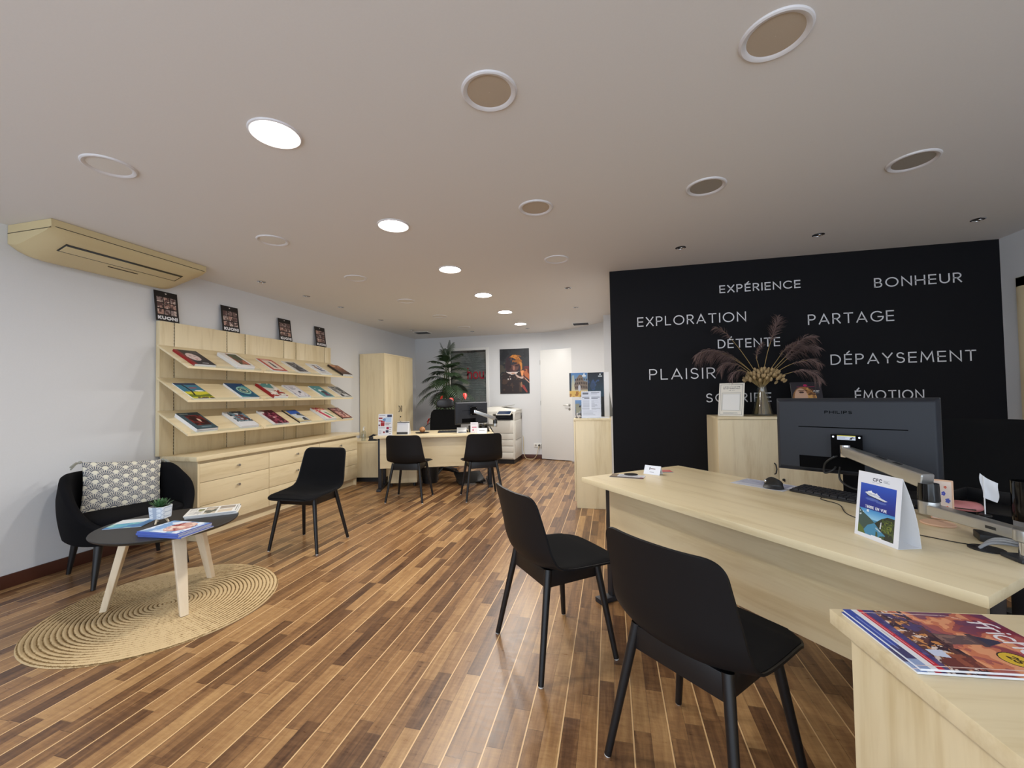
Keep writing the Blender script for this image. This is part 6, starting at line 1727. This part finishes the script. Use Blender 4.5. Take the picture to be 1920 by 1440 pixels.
def frond(z0, az, L_, el, droop, parent, n=15, mat='leaf', wl=0.013, ll=0.20):
    a = az; d0 = Vector((math.cos(a) * math.cos(el), math.sin(a) * math.cos(el), math.sin(el)))
    C = []
    for i in range(n + 1):
        k = i / n
        C.append(Vector((0.02, 0, z0)) + d0 * L_ * k + Vector((0, 0, -droop * L_ * k * k)))
    mb = MB(); mb.tube(C, [0.006 * (1 - 0.8 * i / n) for i in range(n + 1)], 5)
    side = d0.cross(Vector((0, 0, 1))).normalized()
    for i in range(3, n + 1):
        k = i / n; d = (C[i] - C[i - 1]).normalized()
        ln = ll * (0.55 + 0.75 * math.sin(PI * min(1, 0.12 + 0.82 * k))) * (1 - 0.45 * k ** 4)
        for sg in (-1, 1):
            o_ = (side * sg * 0.78 + d * 0.62 + Vector((0, 0, 0.12))).normalized()
            ln2 = ln * rr.uniform(.85, 1.1); b0 = C[i] - (C[i] - C[i - 1]) * (0.5 if sg > 0 else 0)
            CC = [b0 + o_ * ln2 * q + Vector((0, 0, -0.42 * ln2 * q * q)) for q in (0, .3, .65, 1)]
            sd = d.cross(o_).normalized().cross(o_).normalized()
            strip(mb, CC, [wl * .5, wl, wl * .75, wl * .06], sd)
    mb.make('frond', mat, parent, smooth=0)
specs = [(1.98, 0.9, .36, 1.40, .02), (1.96, 3.3, .36, 1.22, .06), (1.96, 5.9, .38, 1.12, .10), (1.92, 2.6, .36, 1.0, .15), (1.92, 4.9, .34, .95, .15)]
for k in range(24):
    f_ = k / 23
    specs.append((1.90 - 0.60 * f_ + rr.uniform(-.03, .03), 2.4 * k + rr.uniform(-.3, .3), (0.40 + 0.22 * f_ + rr.uniform(-.05, .05)) * (1.0 if math.sin(2.4 * k) < 0.5 else 0.75), 0.85 - 0.50 * f_, 0.30 + 0.55 * f_))
for s_ in specs: frond(*s_, pm, ll=0.10 + 0.20 * s_[2] if s_[3] < .9 else 0.11, wl=0.0135 if s_[3] < .9 else 0.008)
an = thing('anthurium', 'red flowering plant with dark leaves at the foot of the palm', 'potted plant', (-2.78, 7.00, 0))
MB().lathe([(0.001, 0), (0.10, 0), (0.13, 0.62), (0.14, 0.64), (0.125, 0.64), (0.12, 0.60), (0.001, 0.60)], n=32).make('planter', 'darkmetal', an)
MB().lathe([(0.001, 0.61), (0.06, 0.608), (0.119, 0.602)], n=24).make('soil', 'soil', an)
def leafblade(mb, base, dirn, L_, W_):
    d = Vector(dirn).normalized(); sd = d.cross(Vector((0, 0, 1)))
    sd = sd.normalized() if sd.length > 0.05 else Vector((1, 0, 0)); nn = sd.cross(d)
    n_ = 8; vs = []
    for i in range(n_ + 1):
        k = i / n_; w_ = W_ * math.sin(PI * (0.08 + 0.92 * k)) ** .7 * (1.15 - .6 * k); c_ = Vector(base) + d * L_ * k - Vector((0, 0, 0.25 * L_ * k * k))
        vs += [tuple(c_ - sd * w_ + nn * w_ * .25), tuple(c_), tuple(c_ + sd * w_ + nn * w_ * .25)]
    fs = []
    for i in range(n_): fs += [(i * 3, i * 3 + 1, i * 3 + 4, i * 3 + 3), (i * 3 + 1, i * 3 + 2, i * 3 + 5, i * 3 + 4)]
    mb.add(vs, fs)
for (dx, dy, dz, kind) in ((.26, -.10, 1.28, 'f'), (-.16, -.10, 1.24, 'f'), (.02, -.14, 1.20, 'f'), (-.44, -.05, .83, 'f'), (-.30, 0, 1.02, 'l'), (-.34, -.06, .90, 'l'), (.14, -.06, 1.10, 'l'), (.24, .04, 1.16, 'l'), (-.2, -.08, .98, 'l'), (.05, -.1, 1.05, 'l'), (-.36, -.1, .80, 'l')):
    mb = MB(); mb.tube([(0, 0, .6), (dx * .4, dy * .4, .6 + (dz - .6) * .65), (dx, dy, dz)], .004, 6)
    mb.cur = 1
    if kind == 'f':
        leafblade(mb, (dx, dy, dz + .035), (0.25 if dx > 0 else -.3, -.35, -1), .10, .042)
        mb.tube([(dx, dy - .006, dz + .02), (dx + .01, dy - .05, dz - .01)], .005, 6)
        mb.make('flower', ('stem', 'redflower'), an, smooth=60)
    else:
        leafblade(mb, (dx, dy, dz), (dx, dy, -.15), .17, .045)
        mb.make('leaf', ('stem', 'leaf'), an, smooth=60)

# ------------------------------------------------------------------ things on the far desk
def ad_pic():
    p = Pic(70, 98, .71).fill((226, 228, 236))
    p.rect(.62, .92, .86, .97, (56, 62, 100)).rect(.86, .95, .86, .97, (60, 66, 70)).ell(.48, .73, .18, .08, (120, 160, 206)).rect(.5, .9, .62, .84, (176, 204, 232)).ell(.42, .74, .10, .05, (110, 140, 190))
    for (a, b, c, d, col) in ((.03, .28, .77, .84, (150, 50, 60)), (.03, .3, .65, .70, (160, 44, 60)), (.17, .45, .60, .66, (166, 40, 56)), (.17, .45, .44, .59, (160, 40, 46)), (.03, .13, .44, .51, (96, 44, 60)), (.58, .76, .29, .40, (160, 30, 70)), (.54, .74, .13, .25, (40, 44, 76)), (.35, .48, .11, .19, (140, 60, 70))):
        p.rect(a, b, c, d, col)
    p.lines(.05, .5, .9, .96, 1, (110, 120, 150)).lines(.5, .9, .46, .6, 2, (120, 90, 100)).lines(.04, .52, .33, .38, 1, (110, 110, 110)).lines(.06, .3, .05, .27, 6, (160, 160, 176)).lines(.78, .95, .05, .42, 4, (150, 150, 150))
    return p
def on2(u, v): q = d2(u, v); return (q[0], q[1], DZ2 + 0.0006)
tS = thing('advert_stand', 'white upright advert card with red boxes, left end of the far desk', 'sign', on2(0.03, 0.14), R2 - 0.26)
mb = MB(); mb.T = Matrix.Rotation(PI / 2 - 0.1, 4, 'X'); mb.box(0, 0.205, 0, 0.29, -0.004, -0.0002); mb.make('board', 'white', tS)
o = picture('printed_face', 0.205, 0.29, ad_pic(), tS); o.matrix_basis = Matrix.Rotation(PI / 2 - 0.1, 4, 'X')
MB().box(0, 0.205, 0, 0.06, 0, 0.003).make('foot', 'white', tS)
tC = thing('tent_calendar', 'white tent calendar with a black lower band beside the advert card on the far desk', 'tent card', on2(0.27, 0.20), R2 - 0.16)
mb = MB(); sheet(mb, (0, 0), (0.035, 0.175), 0, 0.17); sheet(mb, (0.09, 0), (0.035, 0.175), 0, 0.17, bow=0.006)
mb.make('folded_card', 'paper', tC)
pc = Pic(40, 40, 1).fill((206, 208, 214)); pc.rect(0, .92, .03, .20, (44, 44, 44)).rect(0, 1, .92, 1, (70, 68, 62)).rect(.9, 1, 0, .92, (232, 232, 236)).lines(.05, .8, .8, .9, 1, (170, 170, 190))
o = picture('printed_face', 0.17, 0.175, pc, tC); o.matrix_basis = Matrix.Translation((0, -0.001, 0)) @ Matrix.Rotation(PI / 2 - math.atan2(0.035, 0.175), 4, 'X')
gb = thing('wooden_ball', 'turned wooden ball ornament on a flat black dish on the far desk', 'ornament', on2(0.60, 0.38))
MB().ball((0, 0, 0.046), 0.042, 0.042, 0.042, 28, 18).make('ball', 'globe', gb, smooth=60)
MB().lathe([(0.001, 0), (0.09, 0), (0.10, 0.007), (0.09, 0.006), (0.001, 0.004)], n=36).make('dish', 'black', gb)
make_keyboard('black keyboard on the far desk in front of the office chair', (*d2(0.82, 0.30), DZ2 + 0.0006), R2)
pc = Pic(70, 36, 2).fill((226, 226, 226)); pc.rect(.15, .98, .04, .26, (110, 112, 116)).lines(.2, .8, .5, .75, 2, (190, 192, 196))
tent('name_plate', 'white folded card with a grey band left of the photo card on the far desk', on2(1.09, 0.19), R2 - 0.1, 0.135, 0.075, 0.07, pc)
pc = Pic(50, 70, .7).fill((228, 224, 230)); pc.lines(.1, .9, .72, .95, 3, (196, 190, 200)).lines(.2, .85, .46, .62, 1, (190, 60, 100)).ell(.35, .28, .12, .1, (190, 120, 140)).lines(.1, .6, .06, .12, 1, (150, 150, 150))
tP = thing('card_stand', 'small upright white card with pink print on the right of the far desk', 'sign', on2(1.28, 0.14), R2 - 0.2)
mb = MB(); mb.T = Matrix.Rotation(PI / 2 - 0.1, 4, 'X'); mb.box(0, 0.105, 0, 0.15, -0.003, -0.0002); mb.make('board', 'white', tP)
o = picture('printed_face', 0.105, 0.15, pc, tP); o.matrix_basis = Matrix.Rotation(PI / 2 - 0.1, 4, 'X')
pc = Pic(70, 36, 2).fill((230, 230, 232)); pc.lines(.2, .8, .4, .6, 1, (110, 112, 120))
tent('name_plate', 'plain white folded name plate at the right corner of the far desk', on2(1.37, 0.08), R2 - 0.22, 0.135, 0.07, 0.06, pc)
pb = thing('pen_pot', 'dark pen pot between the folded cards on the far desk', 'pen pot', on2(1.29, 0.33))
MB().lathe([(0.001, 0), (0.035, 0), (0.036, 0.09), (0.032, 0.09), (0.031, 0.006), (0.001, 0.006)], n=28).make('cup', 'black', pb)
bx_ = thing('desk_telephone', 'dark desk telephone under the far monitor arm', 'telephone', on2(1.44, 0.30), R2 + 0.2)
MB().add([(0, 0, 0), (.12, 0, 0), (.12, .16, 0), (0, .16, 0), (0, 0, .02), (.12, 0, .02), (.12, .16, .08), (0, .16, .08)], [(3, 2, 1, 0), (4, 5, 6, 7), (0, 1, 5, 4), (1, 2, 6, 5), (2, 3, 7, 6), (3, 0, 4, 7)]).make('base', 'black', bx_, bevel=0.004)
MB().box(0.005, 0.045, 0.0, 0.17, 0.075, 0.105).make('handset', 'darkmetal', bx_, bevel=0.012)
tag(MB().tube(curve([(*d2(1.50, 0.46), DZ2 + 0.05), (*d2(1.54, 0.40), DZ2 + 0.10), (*d2(1.59, 0.30), DZ2 + 0.02), (*d2(1.63, 0.26), DZ2 - 0.08), (*d2(1.63, 0.28), 0.40)]), 0.007, 6).make('cable', 'blackwire'), 'black cables hanging over the right edge of the far desk', 'cable')

# ------------------------------------------------------------------ under and beside the far desk
bn = thing('waste_bin', 'black waste bin under the far desk behind the left chair', 'waste bin', (-2.62, 5.64, 0))
MB().lathe([(0.001, 0), (0.11, 0), (0.14, 0.30), (0.134, 0.30), (0.105, 0.008), (0.001, 0.008)], n=32).make('bin_body', 'black', bn)
fr_ = thing('footrest', 'sloping black footrest on the floor under the far desk', 'footrest', (-2.03, 5.72, 0), R2 + 0.25)
MB().add([(-.20, -.15, 0.02), (.20, -.15, 0.02), (.20, .15, .115), (-.20, .15, .115), (-.20, -.155, 0.04), (.20, -.155, 0.04), (.20, .15, .135), (-.20, .15, .135)], [(3, 2, 1, 0), (4, 5, 6, 7), (0, 1, 5, 4), (1, 2, 6, 5), (2, 3, 7, 6), (3, 0, 4, 7)]).make('footplate', 'black', fr_, bevel=0.006)
MB().box(-.17, -.13, -.13, .14, 0, .03).box(.13, .17, -.13, .14, 0, .03).box(-.17, -.13, .09, .13, .03, .105).box(.13, .17, .09, .13, .03, .105).make('frame', 'darkmetal', fr_)
pd_ = thing('drawer_pedestal', 'maple drawer pedestal under the left end of the far desk', 'drawer pedestal', (*d2(0.12, 0.36), 0), R2)
MB().box(0, 0.40, 0.0, 0.40, 0.05, 0.56).make('carcass', 'maple_z', pd_, bevel=0.002)
for k in range(3):
    MB().box(0.004, 0.396, 0.40, 0.416, 0.06 + 0.166 * k, 0.06 + 0.166 * k + 0.160).make('drawer', 'maple_x', pd_, bevel=0.001)
for sx in (0.04, 0.36):
    for sy in (0.04, 0.36):
        MB().cyl((sx, sy, 0), (sx, sy, 0.05), 0.018, n=12).make('castor', 'black', pd_)

# wooden door in the right wall
d2_ = struct(MB().box(XR - 0.025, XR, 4.03, 4.105, 0, 2.13).box(XR - 0.025, XR, 3.14, 3.215, 0, 2.13).box(XR - 0.025, XR, 3.14, 4.105, 2.055, 2.13).make('door_2', 'maple_z', bevel=0.003))
MB().box(XR - 0.012, XR, 3.215, 4.03, 0.008, 2.055).make('door_leaf', 'maple_z', d2_, bevel=0.002)
